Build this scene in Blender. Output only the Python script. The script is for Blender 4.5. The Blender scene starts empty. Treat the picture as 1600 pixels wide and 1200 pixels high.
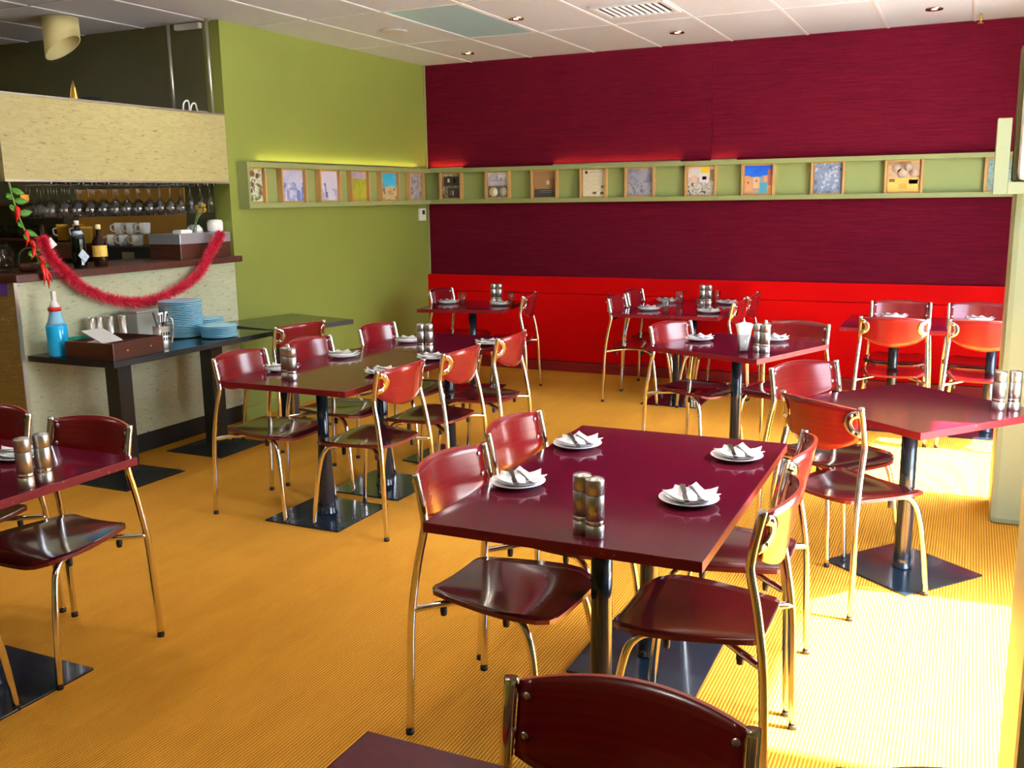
import bpy, bmesh, math, random
from mathutils import Vector, Matrix
random.seed(7)
SC = bpy.context.scene
COL = SC.collection
PI = math.pi

# ------------------------------------------------------------------ camera
FOCAL_PX = 1511.88
PITCH, ROLL, YAW, CAM_H = 0.1899, -0.01513, 0.44229, 1.6364
fw = Vector((-math.sin(YAW)*math.cos(PITCH), math.cos(YAW)*math.cos(PITCH), -math.sin(PITCH)))
rt = Vector((math.cos(YAW), math.sin(YAW), 0))
up = rt.cross(fw)
r2 = rt*math.cos(ROLL)+up*math.sin(ROLL)
u2 = -rt*math.sin(ROLL)+up*math.cos(ROLL)
cd = bpy.data.cameras.new('camera')
cd.sensor_fit = 'HORIZONTAL'; cd.sensor_width = 36.0
cd.lens = FOCAL_PX/1600*36.0
cd.clip_start = 0.05
cam = bpy.data.objects.new('camera', cd); COL.objects.link(cam)
M = Matrix((r2, u2, -fw)).transposed().to_4x4()
M.translation = Vector((0, 0, CAM_H))
cam.matrix_world = M
SC.camera = cam

# ------------------------------------------------------------------ light and exposure
vs = SC.view_settings
SC.display_settings.display_device = 'sRGB'
vs.view_transform = 'Standard'; vs.look = 'None'
vs.gamma = 1.0; vs.use_curve_mapping = False
vs.exposure = 0.0
SUN_ELEV = math.radians(60.5)
W = bpy.data.worlds.new('daylight'); SC.world = W; W.use_nodes = True
nt = W.node_tree; nt.nodes.clear()
wo = nt.nodes.new('ShaderNodeOutputWorld'); bg = nt.nodes.new('ShaderNodeBackground')
sky = nt.nodes.new('ShaderNodeTexSky'); sky.sky_type = 'NISHITA'
sky.sun_disc = False; sky.sun_elevation = SUN_ELEV; sky.sun_rotation = math.radians(90)
sky.air_density = 1.0; sky.dust_density = 3.0; sky.ozone_density = 1.0
SKY_STRENGTH = 3.8
bg.inputs['Strength'].default_value = SKY_STRENGTH
nt.links.new(sky.outputs[0], bg.inputs[0]); nt.links.new(bg.outputs[0], wo.inputs[0])
sl = bpy.data.lights.new('sun', 'SUN'); sl.energy = 95.0; sl.angle = math.radians(1.2); sl.color = (1.0, 0.95, 0.86)
sun = bpy.data.objects.new('sun', sl); COL.objects.link(sun)
sun.rotation_euler = Vector((-math.cos(SUN_ELEV), -0.03, -math.sin(SUN_ELEV))).to_track_quat('-Z', 'Y').to_euler()
sun.location = (6, 3, 8)
FILL_DOWNLIGHT_W = 10.0  # power of the unseen downlights added as room fill
COVE_W = 1.8

# ------------------------------------------------------------------ materials
def newmat(name):
    m = bpy.data.materials.new(name); m.use_nodes = True
    return m, m.node_tree, m.node_tree.nodes['Principled BSDF']
def rgba(c): return (c[0], c[1], c[2], 1.0)
def setp(b, **k):
    names = {'rough': 'Roughness', 'metal': 'Metallic', 'spec': 'Specular IOR Level', 'coat': 'Coat Weight',
             'coat_rough': 'Coat Roughness', 'trans': 'Transmission Weight', 'ior': 'IOR', 'coat_ior': 'Coat IOR', 'alpha': 'Alpha'}
    for a, v in k.items(): b.inputs[names[a]].default_value = v
def plain(name, c, rough=0.5, **k):
    m, t, b = newmat(name); b.inputs['Base Color'].default_value = rgba(c); setp(b, rough=rough, **k); return m
def coords(t, scale=(1, 1, 1), out='Object'):
    tc = t.nodes.new('ShaderNodeTexCoord'); mp = t.nodes.new('ShaderNodeMapping')
    mp.inputs['Scale'].default_value = scale
    t.links.new(tc.outputs[out], mp.inputs[0]); return mp.outputs[0]
def noise(t, vec, scale=1.0, detail=3.0, rough=0.6):
    n = t.nodes.new('ShaderNodeTexNoise'); n.inputs['Scale'].default_value = scale
    n.inputs['Detail'].default_value = detail; n.inputs['Roughness'].default_value = rough
    t.links.new(vec, n.inputs['Vector']); return n.outputs['Fac']
def ramp(t, fac, stops, interp='LINEAR'):
    r = t.nodes.new('ShaderNodeValToRGB'); r.color_ramp.interpolation = interp
    e = r.color_ramp.elements
    while len(e) < len(stops): e.new(0.5)
    for el, (p, c) in zip(e, stops): el.position = p; el.color = rgba(c)
    t.links.new(fac, r.inputs[0]); return r.outputs[0]
def mix(t, fac, a, b):
    n = t.nodes.new('ShaderNodeMix'); n.data_type = 'RGBA'
    for i, v in ((0, fac), (6, a), (7, b)):
        if hasattr(v, 'node'): t.links.new(v, n.inputs[i])
        else: n.inputs[i].default_value = v if i == 0 else rgba(v)
    return n.outputs[2]
def bump(t, b, h, strength=0.3, dist=0.01):
    n = t.nodes.new('ShaderNodeBump'); n.inputs['Strength'].default_value = strength; n.inputs['Distance'].default_value = dist
    t.links.new(h, n.inputs['Height']); t.links.new(n.outputs[0], b.inputs['Normal'])
def math_node(t, op, a, b=None):
    n = t.nodes.new('ShaderNodeMath'); n.operation = op
    for i, v in enumerate((a, b)):
        if v is None: continue
        if hasattr(v, 'node'): t.links.new(v, n.inputs[i])
        else: n.inputs[i].default_value = v
    return n.outputs[0]
def grained(name, c1, c2, scale, rough=0.2, bumpy=0.0, **k):
    m, t, b = newmat(name); v = coords(t, scale); f = noise(t, v, 1.0, 4.0, 0.65)
    t.links.new(ramp(t, f, [(0.3, c1), (0.7, c2)]), b.inputs['Base Color'])
    if bumpy: bump(t, b, f, bumpy, 0.003)
    setp(b, rough=rough, **k); return m

MAT = {}
MAT['chair_wood'] = grained('stained_ply', (0.150, 0.0040, 0.008), (0.225, 0.0090, 0.010), (6, 1.5, 90), 0.22, 0.0, coat=0.35, coat_rough=0.16, coat_ior=1.5, spec=0.35)
MAT['seat_wood'] = grained('stained_seat_ply', (0.050, 0.0035, 0.006), (0.085, 0.006, 0.008), (2, 30, 30), 0.16, 0.0, coat=0.6, coat_rough=0.07)
MAT['ply_edge'] = grained('ply_edge', (0.30, 0.022, 0.006), (0.42, 0.045, 0.010), (30, 30, 200), 0.3)
MAT['seat_edge'] = plain('dark_ply_edge', (0.13, 0.008, 0.006), 0.35)
MAT['chrome'] = plain('chrome', (0.80, 0.78, 0.74), 0.12, metal=1.0)
MAT['satin'] = grained('satin_steel', (0.50, 0.49, 0.46), (0.60, 0.59, 0.56), (60, 60, 4), 0.36, 0.0, metal=1.0)
MAT['bolt'] = plain('zinc_bolt', (0.72, 0.70, 0.70), 0.3, metal=1.0)
MAT['rubber'] = plain('black_rubber', (0.012, 0.01, 0.012), 0.6)
MAT['table_top'] = grained('burgundy_lacquer', (0.080, 0.0030, 0.014), (0.105, 0.0040, 0.018), (3, 40, 3), 0.10, 0.0, spec=0.38)
def edge_mat():
    m, t, b = newmat('worn_red_edge'); v = coords(t, (1, 1, 1))
    f = noise(t, v, 38.0, 3.0, 0.7)
    c = ramp(t, f, [(0.0, (0.13, 0.004, 0.008)), (0.66, (0.165, 0.006, 0.010)), (0.72, (0.50, 0.17, 0.13)), (1.0, (0.6, 0.32, 0.26))])
    t.links.new(c, b.inputs['Base Color']); setp(b, rough=0.5, spec=0.2); return m
MAT['table_edge'] = edge_mat()
MAT['black_gloss'] = plain('black_powder_coat', (0.006, 0.014, 0.026), 0.18, coat=0.2)
MAT['black_top'] = grained('black_lacquer', (0.010, 0.016, 0.013), (0.014, 0.020, 0.016), (3, 30, 3), 0.12)
MAT['black_satin'] = plain('black_satin', (0.012, 0.015, 0.016), 0.42)
MAT['porcelain'] = plain('white_porcelain', (0.93, 0.94, 0.96), 0.12)
MAT['skylit_plate'] = plain('skylight_tinted_porcelain', (0.30, 0.70, 0.92), 0.15)  # white plates with blue skylight put into their colour
MAT['napkin'] = plain('white_paper', (0.9, 0.9, 0.9), 0.8)
MAT['steel'] = plain('cutlery_steel', (0.30, 0.30, 0.31), 0.28, metal=1.0)
def glass(name, c=(1, 1, 1), rough=0.03, ior=1.5):
    # thin-walled glass: fresnel reflection over clear transmission
    m, t, b = newmat(name); t.nodes.remove(b)
    out = t.nodes['Material Output']; mx = t.nodes.new('ShaderNodeMixShader'); lw = t.nodes.new('ShaderNodeLayerWeight'); lw.inputs['Blend'].default_value = 0.5
    tr = t.nodes.new('ShaderNodeBsdfTransparent'); tr.inputs[0].default_value = (0.90*c[0], 0.92*c[1], 0.92*c[2], 1)
    gl = t.nodes.new('ShaderNodeBsdfGlossy'); gl.inputs['Roughness'].default_value = rough
    f3 = math_node(t, 'POWER', lw.outputs['Facing'], 3.0); fm = math_node(t, 'MULTIPLY_ADD', f3, 0.55); t.nodes[-1].inputs[2].default_value = 0.07
    t.links.new(fm, mx.inputs[0]); t.links.new(tr.outputs[0], mx.inputs[1]); t.links.new(gl.outputs[0], mx.inputs[2])
    t.links.new(mx.outputs[0], out.inputs[0]); return m
MAT['glass'] = glass('clear_glass')
MAT['green_glass'] = glass('green_glass', (0.03, 0.35, 0.10))
MAT['dark_glass'] = plain('dark_bottle_glass', (0.02, 0.008, 0.004), 0.08)
MAT['black_glass'] = plain('black_green_glass', (0.004, 0.012, 0.008), 0.06)
MAT['white'] = plain('white_paint', (0.78, 0.78, 0.75), 0.45)
MAT['green_paint'] = grained('olive_green_paint', (0.205, 0.245, 0.042), (0.22, 0.262, 0.046), (1.5, 1.5, 1.5), 0.55)
MAT['dark_olive'] = plain('dark_olive_paint', (0.095, 0.095, 0.040), 0.6)
MAT['pale_green'] = plain('pale_green_paint', (0.30, 0.36, 0.22), 0.5)
MAT['shelf_green'] = plain('sage_shelf_paint', (0.27, 0.31, 0.12), 0.5)
MAT['shelf_back'] = plain('sage_shelf_back', (0.27, 0.33, 0.115), 0.55)
MAT['oak'] = grained('pale_oak', (0.48, 0.27, 0.09), (0.58, 0.35, 0.13), (30, 30, 3), 0.45)
MAT['dark_wood'] = grained('dark_brown_wood', (0.055, 0.018, 0.012), (0.09, 0.03, 0.018), (3, 40, 40), 0.3)
MAT['red_board'] = grained('red_lacquer_board', (0.54, 0.0015, 0.002), (0.60, 0.002, 0.0025), (1, 1, 1), 0.6, spec=0.05)
MAT['red_skirt'] = plain('deep_red_board', (0.25, 0.008, 0.010), 0.4)
MAT['amber'] = plain('amber_glaze', (0.75, 0.42, 0.05), 0.3)
MAT['cream'] = plain('cream_shade', (0.74, 0.66, 0.30), 0.55)
MAT['mustard'] = plain('mustard_panel', (0.42, 0.22, 0.03), 0.5)
MAT['metal_tray'] = plain('brushed_tray', (0.50, 0.55, 0.62), 0.3, metal=0.6)
MAT['trim_metal'] = plain('aluminium_trim', (0.55, 0.55, 0.50), 0.3, metal=0.8)
MAT['red_plastic'] = plain('red_plastic', (0.6, 0.02, 0.02), 0.35)
MAT['blue_liquid'] = plain('blue_cleaner', (0.012, 0.40, 0.80), 0.15)
MAT['blue_clear'] = plain('translucent_blue', (0.22, 0.50, 0.72), 0.2)
MAT['teal_plastic'] = plain('teal_plastic', (0.01, 0.30, 0.19), 0.4)
MAT['gold'] = plain('gold', (0.75, 0.48, 0.08), 0.3, metal=1.0)
MAT['leaf'] = plain('leaf_green', (0.06, 0.24, 0.02), 0.45)
MAT['stem'] = plain('stem_green', (0.16, 0.27, 0.05), 0.5)
MAT['chilli'] = plain('chilli_red', (0.65, 0.015, 0.012), 0.2)
MAT['tinsel'] = plain('pink_red_tinsel', (0.78, 0.035, 0.09), 0.4)
MAT['purple'] = plain('purple_ribbon', (0.10, 0.04, 0.32), 0.5)
MAT['grille'] = plain('grey_grille', (0.55, 0.55, 0.53), 0.6)
MAT['dark_hole'] = plain('dark_recess', (0.02, 0.02, 0.02), 0.7)
MAT['panel_frost'] = plain('frosted_light_panel', (0.42, 0.72, 0.82), 0.25)
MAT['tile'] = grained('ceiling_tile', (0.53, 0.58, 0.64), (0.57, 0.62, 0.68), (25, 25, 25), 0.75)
MAT['tbar'] = plain('white_ceiling_bar', (0.70, 0.74, 0.76), 0.45)
MAT['flower'] = plain('dried_yellow_flower', (0.60, 0.36, 0.02), 0.7)
MAT['dark_screen'] = plain('dark_screen', (0.02, 0.05, 0.03), 0.2)
MAT['concrete'] = plain('pale_paving', (0.68, 0.68, 0.66), 0.8)
MAT['label_yellow'] = grained('yellow_label', (0.75, 0.45, 0.05), (0.85, 0.6, 0.15), (60, 60, 60), 0.5)
MAT['label_blue'] = grained('blue_white_label', (0.25, 0.40, 0.62), (0.72, 0.80, 0.85), (50, 50, 50), 0.4)

def lamp_mat(name, c, s):
    m, t, b = newmat(name); b.inputs['Base Color'].default_value = rgba(c)
    b.inputs['Emission Color'].default_value = rgba(c); b.inputs['Emission Strength'].default_value = s; return m
MAT['lamp_glow'] = lamp_mat('downlight_glow', (1.0, 0.93, 0.8), 1.6)
MAT['amber_glow'] = lamp_mat('amber_candle_glow', (1.0, 0.35, 0.03), 0.6)

def carpet_mat():
    m, t, b = newmat('golden_sisal')
    tc = t.nodes.new('ShaderNodeTexCoord'); sx = t.nodes.new('ShaderNodeSeparateXYZ')
    t.links.new(tc.outputs['Object'], sx.inputs[0])
    s = math_node(t, 'SINE', math_node(t, 'MULTIPLY', sx.outputs[0], 2*PI/0.0115))
    s01 = math_node(t, 'MULTIPLY_ADD', s, 0.5); t.nodes[-1].inputs[2].default_value = 0.5
    weave = noise(t, coords(t, (87, 260, 1)), 1.0, 2.0, 0.5)
    wear = noise(t, coords(t, (0.9, 0.7, 1)), 1.0, 4.0, 0.6)
    streak = noise(t, coords(t, (9, 1.4, 1)), 1.0, 3.0, 0.6)
    h = math_node(t, 'ADD', math_node(t, 'MULTIPLY', s01, 0.7), math_node(t, 'MULTIPLY', weave, 0.5))
    c = ramp(t, h, [(0.15, (0.33, 0.125, 0.012)), (0.62, (0.70, 0.315, 0.030)), (0.95, (0.88, 0.46, 0.075))])
    c = mix(t, ramp(t, wear, [(0.40, (0, 0, 0)), (0.70, (0.60, 0.60, 0.60))]), c, (0.45, 0.185, 0.012))
    c = mix(t, ramp(t, streak, [(0.42, (0, 0, 0)), (0.75, (0.45, 0.45, 0.45))]), c, (0.72, 0.35, 0.035))
    t.links.new(c, b.inputs['Base Color']); setp(b, rough=0.9, spec=0.05); bump(t, b, h, 0.6, 0.004)
    return m
MAT['carpet'] = carpet_mat()

def grasscloth_mat():
    m, t, b = newmat('burgundy_grasscloth')
    f = noise(t, coords(t, (5, 5, 170)), 1.0, 4.0, 0.75)
    g = noise(t, coords(t, (0.7, 0.7, 1.2)), 1.0, 3.0, 0.6)
    c = ramp(t, f, [(0.28, (0.060, 0.0035, 0.011)), (0.55, (0.110, 0.005, 0.017)), (0.8, (0.170, 0.010, 0.023))])
    c = mix(t, ramp(t, g, [(0.4, (0, 0, 0)), (0.75, (0.4, 0.4, 0.4))]), c, (0.145, 0.008, 0.018))
    t.links.new(c, b.inputs['Base Color']); setp(b, rough=0.8, spec=0.03); bump(t, b, f, 0.5, 0.004)
    return m
MAT['grasscloth'] = grasscloth_mat()

def mosaic_mat(name, light, mid, dark, mortar):
    # small split-stone strips, a few millimetres high: too fine to build one by one
    m, t, b = newmat(name)
    tc = t.nodes.new('ShaderNodeTexCoord'); sx = t.nodes.new('ShaderNodeSeparateXYZ'); cb = t.nodes.new('ShaderNodeCombineXYZ')
    t.links.new(tc.outputs['Object'], sx.inputs[0])
    t.links.new(math_node(t, 'ADD', sx.outputs[0], sx.outputs[1]), cb.inputs[0]); t.links.new(sx.outputs[2], cb.inputs[1])
    br = t.nodes.new('ShaderNodeTexBrick'); br.inputs['Scale'].default_value = 1.0
    br.inputs['Brick Width'].default_value = 0.055; br.inputs['Row Height'].default_value = 0.014
    br.inputs['Mortar Size'].default_value = 0.0012; br.inputs['Bias'].default_value = 0.0
    br.inputs['Color1'].default_value = rgba(light); br.inputs['Color2'].default_value = rgba(mid); br.inputs['Mortar'].default_value = rgba(mortar)
    br.offset = 0.37; br.squash = 0.7; br.squash_frequency = 3
    t.links.new(cb.outputs[0], br.inputs['Vector'])
    v = t.nodes.new('ShaderNodeMapping'); v.inputs['Scale'].default_value = (17, 62, 1); t.links.new(cb.outputs[0], v.inputs[0])
    fl = noise(t, v.outputs[0], 1.0, 2.0, 0.5)
    big = noise(t, coords(t, (2, 2, 2)), 1.0, 3.0, 0.6)
    c = mix(t, ramp(t, fl, [(0.63, (0, 0, 0)), (0.71, (0.85, 0.85, 0.85))]), br.outputs['Color'], dark)
    c = mix(t, ramp(t, big, [(0.4, (0, 0, 0)), (0.8, (0.35, 0.35, 0.35))]), c, mid)
    t.links.new(c, b.inputs['Base Color']); setp(b, rough=0.35)
    bump(t, b, br.outputs['Fac'], -0.25, 0.003); return m
MAT['stone'] = mosaic_mat('skylit_stone_mosaic', (0.50, 0.53, 0.35), (0.43, 0.46, 0.30), (0.22, 0.22, 0.14), (0.50, 0.53, 0.38))  # bar front: greenish skylight put into the stone's colour
MAT['stone_canopy'] = mosaic_mat('canopy_stone_mosaic', (0.44, 0.405, 0.185), (0.37, 0.335, 0.14), (0.20, 0.165, 0.07), (0.45, 0.42, 0.22))  # same stone on the canopy, coloured without that skylight
MAT['stone_brown'] = mosaic_mat('brown_stone_mosaic', (0.30, 0.21, 0.06), (0.22, 0.15, 0.04), (0.5, 0.42, 0.2), (0.2, 0.14, 0.05))

# ------------------------------------------------------------------ mesh helpers
class MB:
    def __init__(s): s.b = bmesh.new(); s.mats = []; s.smooth = False
    def _tag(s, faces, mi):
        for f in faces: f.material_index = mi
    def box(s, lo, hi, mi=0, bev=0.0, mat=None):
        n0 = set(s.b.faces)
        r = bmesh.ops.create_cube(s.b, size=1.0)
        vv = r['verts']
        for v in vv:
            v.co = Vector([(lo[i]+hi[i])/2 + v.co[i]*(hi[i]-lo[i]) for i in range(3)])
        if bev:
            ed = list({e for v in vv for e in v.link_edges})
            bmesh.ops.bevel(s.b, geom=ed, offset=bev, segments=2, profile=0.6, affect='EDGES')
        new = [f for f in s.b.faces if f not in n0]
        s._tag(new, mi)
        if mat is not None:
            bmesh.ops.transform(s.b, matrix=mat, verts=list({v for f in new for v in f.verts}))
        return s
    def lathe(s, prof, seg=20, c=(0, 0, 0), mi=0, axis='Z', cap=True):
        rings = []
        for r, z in prof:
            ring = []
            for k in range(seg):
                a = 2*PI*k/seg; x, y = r*math.cos(a), r*math.sin(a)
                p = (x, y, z) if axis == 'Z' else ((z, x, y) if axis == 'X' else (x, z, y))
                ring.append(s.b.verts.new((c[0]+p[0], c[1]+p[1], c[2]+p[2])))
            rings.append(ring)
        fs = []
        for a, b in zip(rings, rings[1:]):
            for k in range(seg):
                fs.append(s.b.faces.new((a[k], a[(k+1) % seg], b[(k+1) % seg], b[k])))
        if cap:
            fs.append(s.b.faces.new(list(reversed(rings[0])))); fs.append(s.b.faces.new(rings[-1]))
        for f in fs: f.smooth = True; f.material_index = mi
        return s
    def tube(s, pts, r, seg=10, mi=0, flat=None, cap=True):
        P = [Vector(p) for p in pts]; R = r if isinstance(r, (list, tuple)) else [r]*len(P)
        rings = []; ref = None
        for i, p in enumerate(P):
            d = (P[min(i+1, len(P)-1)]-P[max(i-1, 0)]).normalized()
            if ref is None:
                ref = Vector((0, 0, 1)) if abs(d.z) < 0.9 else Vector((1, 0, 0))
            a = d.cross(ref).normalized(); b2 = a.cross(d).normalized(); ref = b2
            ring = []
            for k in range(seg):
                t = 2*PI*k/seg
                ring.append(s.b.verts.new(p + a*math.cos(t)*R[i] + b2*math.sin(t)*R[i]*(flat or 1.0)))
            rings.append(ring)
        for a, b in zip(rings, rings[1:]):
            for k in range(seg):
                f = s.b.faces.new((a[k], a[(k+1) % seg], b[(k+1) % seg], b[k])); f.smooth = True; f.material_index = mi
        if cap:
            f = s.b.faces.new(list(reversed(rings[0]))); f.material_index = mi
            f = s.b.faces.new(rings[-1]); f.material_index = mi
        return s
    def sheet(s, rows, thick, mi=0, rim=None):
        """rows: grid of points; front surface = rows, back = rows + thick(normal offset vectors)"""
        n, m = len(rows), len(rows[0])
        A = [[s.b.verts.new(p) for p in row] for row in rows]
        B = [[s.b.verts.new(Vector(p)+thick(i, j)) for j, p in enumerate(row)] for i, row in enumerate(rows)]
        for i in range(n-1):
            for j in range(m-1):
                f = s.b.faces.new((A[i][j], A[i][j+1], A[i+1][j+1], A[i+1][j])); f.smooth = True; f.material_index = mi
                f = s.b.faces.new((B[i][j], B[i+1][j], B[i+1][j+1], B[i][j+1])); f.smooth = True; f.material_index = mi
        q = mi if rim is None else rim
        for j in range(m-1):
            for (X, i) in ((0, 0), (1, n-1)):
                v = (A[i][j], B[i][j], B[i][j+1], A[i][j+1])
                f = s.b.faces.new(v if X == 0 else tuple(reversed(v))); f.material_index = q
        for i in range(n-1):
            for (X, j) in ((0, 0), (1, m-1)):
                v = (A[i+1][j], B[i+1][j], B[i][j], A[i][j])
                f = s.b.faces.new(v if X == 0 else tuple(reversed(v))); f.material_index = q
        return s
    def prism(s, poly, z0, z1, mi=0, mat=None):
        a = [s.b.verts.new((x, y, z0)) for x, y in poly]; b = [s.b.verts.new((x, y, z1)) for x, y in poly]
        fs = [s.b.faces.new(list(reversed(a))), s.b.faces.new(b)]
        for k in range(len(poly)):
            q = (k+1) % len(poly); fs.append(s.b.faces.new((a[k], a[q], b[q], b[k])))
        for f in fs: f.material_index = mi
        if mat is not None: bmesh.ops.transform(s.b, matrix=mat, verts=a+b)
        return s
    def sphere(s, c, r, mi=0, u=12, v=8, sc=(1, 1, 1)):
        q = bmesh.ops.create_uvsphere(s.b, u_segments=u, v_segments=v, radius=r)
        for w in q['verts']: w.co = Vector((c[0]+w.co.x*sc[0], c[1]+w.co.y*sc[1], c[2]+w.co.z*sc[2]))
        for f in {f for w in q['verts'] for f in w.link_faces}: f.smooth = True; f.material_index = mi
        return s
    def mesh(s, name, mats):
        bmesh.ops.recalc_face_normals(s.b, faces=s.b.faces)
        me = bpy.data.meshes.new(name); s.b.to_mesh(me); s.b.free()
        for m in (mats if isinstance(mats, (list, tuple)) else [mats]): me.materials.append(MAT[m] if isinstance(m, str) else m)
        return me
    def build(s, name, mats, parent=None, loc=None, rot=None, label=None):
        o = bpy.data.objects.new(name, s.mesh(name, mats)); COL.objects.link(o)
        if parent is not None: o.parent = parent
        if loc is not None: o.location = loc
        if rot is not None: o.rotation_euler = rot
        if label: o['label'] = label
        return o

def tag(o, label, cat, group=None):
    o['label'] = label; o['category'] = cat
    if group: o['group'] = group
    return o
def thing(name, label, cat, loc=(0, 0, 0), rz=0.0, group=None):
    o = bpy.data.objects.new(name, None); COL.objects.link(o); o.empty_display_size = 0.1
    o.location = loc; o.rotation_euler = (0, 0, rz)
    return tag(o, label, cat, group)
def struct(name, mb, mats, parent=None, label=None):
    o = mb.build(name, mats, parent)
    if parent is None: o['kind'] = 'structure'
    if label: o['label'] = label
    return o
def copy_tree(o, parent=None):
    c = o.copy(); COL.objects.link(c)
    if parent is not None: c.parent = parent
    for ch in list(KIDS.get(o.name, ())): copy_tree(bpy.data.objects[ch], c)
    return c
KIDS = {}
def index_kids(root):
    for ch in root.children:
        KIDS.setdefault(root.name, []).append(ch.name); index_kids(ch)
def place_copy(proto, used, loc, rz, label, group=None):
    o = proto if not used else copy_tree(proto)
    o.location = loc; o.rotation_euler = (0, 0, rz); o['label'] = label
    if group: o['group'] = group
    elif 'group' in o: del o['group']
    return o
def smooth_path(pts, n=5):
    """Catmull-Rom through pts"""
    P = [Vector(p) for p in pts]; out = []
    for i in range(len(P)-1):
        p0 = P[max(i-1, 0)]; p1 = P[i]; p2 = P[i+1]; p3 = P[min(i+2, len(P)-1)]
        for k in range(n):
            t = k/n
            out.append(0.5*((2*p1)+(p2-p0)*t+(2*p0-5*p1+4*p2-p3)*t*t+(3*p1-p0-3*p2+p3)*t**3))
    out.append(P[-1]); return out

# ------------------------------------------------------------------ room shell
XL, YB, H, YBAR = -4.92, 8.50, 2.90, 5.635
XR, XW, YF = 0.78, -9.0, -1.6
# floor
struct('floor', MB().box((XW, YF, -0.06), (XR, YB, 0.0)), 'carpet')
# walls
wb = struct('wall_back', MB().box((XL-0.2, YB, 0), (XR+0.2, YB+0.15, H+0.1)), 'red_skirt')
SEAM = -2.09
MB().box((XL, YB-0.012, 0.90), (SEAM-0.0015, YB, H), bev=0.002).build('wallpaper_panel', 'grasscloth', wb)
MB().box((SEAM+0.0015, YB-0.012, 0.90), (XR, YB, H), bev=0.002).build('wallpaper_panel', 'grasscloth', wb)
MB().box((XL, YB-0.045, 0.745), (XR, YB, 0.90), bev=0.003).build('dado_board', 'red_board', wb)
MB().box((XL, YB-0.045, 0.10), (XR, YB, 0.740), bev=0.003).build('dado_board', 'red_board', wb)
MB().box((XL, YB-0.055, 0.0), (XR, YB, 0.095), bev=0.003).build('skirting', 'red_skirt', wb)
wl = struct('wall_left', MB().box((XL-0.15, YBAR, 0), (XL, YB, H+0.1)), 'green_paint')
struct('baseboard_left', MB().box((XL, YBAR, 0), (XL+0.012, YB-0.05, 0.10), bev=0.003), 'green_paint')
struct('trim_1', MB().box((XL, YB-0.03, 0.0), (XL+0.02, YB-0.012, H)), 'shelf_green')
struct('wall_bar', MB().box((XW, YBAR, 0), (XL-0.15, YBAR+0.15, H+0.1)), 'dark_olive')
struct('wall_west', MB().box((XW-0.15, YF, 0), (XW, YBAR, H+0.1)), 'dark_olive')
struct('wall_front', MB().box((XW, YF-0.15, 0), (XR+0.2, YF, H+0.1)), 'green_paint')
# window wall on the right: piers, header and tall panes
OPEN = [(2.75, 4.22), (5.65, 7.15)]
HEAD = 2.55
wr = struct('wall_right', MB().box((XR, YF, HEAD), (XR+0.16, YB, H+0.1)), 'pale_green')
edges = [YF]+[v for o in OPEN for v in o]+[YB]
for a, b in zip(edges[0::2], edges[1::2]):
    MB().box((XR, a, 0), (XR+0.16, b, HEAD)).build('pier', 'pale_green', wr)
def pane_mat():
    m, t, b = newmat('window_glass'); t.nodes.remove(b)
    out = t.nodes['Material Output']; mx = t.nodes.new('ShaderNodeMixShader'); mx.inputs[0].default_value = 0.06
    tr = t.nodes.new('ShaderNodeBsdfTransparent'); gl = t.nodes.new('ShaderNodeBsdfGlossy'); gl.inputs['Roughness'].default_value = 0.01
    t.links.new(tr.outputs[0], mx.inputs[1]); t.links.new(gl.outputs[0], mx.inputs[2]); t.links.new(mx.outputs[0], out.inputs[0]); return m
MAT['pane'] = pane_mat()
for i, (a, b) in enumerate(OPEN):
    f = MB()
    for lo, hi in (((XR+0.05, a, 0.0), (XR+0.11, b, 0.06)), ((XR+0.05, a, HEAD-0.06), (XR+0.11, b, HEAD)),
                   ((XR+0.05, a, 0.06), (XR+0.11, a+0.05, HEAD-0.06)), ((XR+0.05, b-0.05, 0.06), (XR+0.11, b, HEAD-0.06))):
        f.box(lo, hi)
    w = struct('window_%d' % (i+1), f, 'black_satin')
    MB().box((XR+0.075, a+0.05, 0.06), (XR+0.083, b-0.05, HEAD-0.06)).build('pane', 'pane', w)
# columns standing proud of the window wall
struct('pillar', MB().box((0.17, 5.20, 0), (XR, 5.62, H), bev=0.03), 'pale_green', label='pale green square pillar beside the window')
struct('pillar', MB().box((0.155, 2.12, 0), (XR, 2.66, H), bev=0.02), 'pale_green', label='pale green pillar nearest the camera')
# paving outside
struct('ground_outside', MB().box((XR+0.16, YF-12, -0.12), (22, YB+12, -0.02)), 'concrete')
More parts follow.
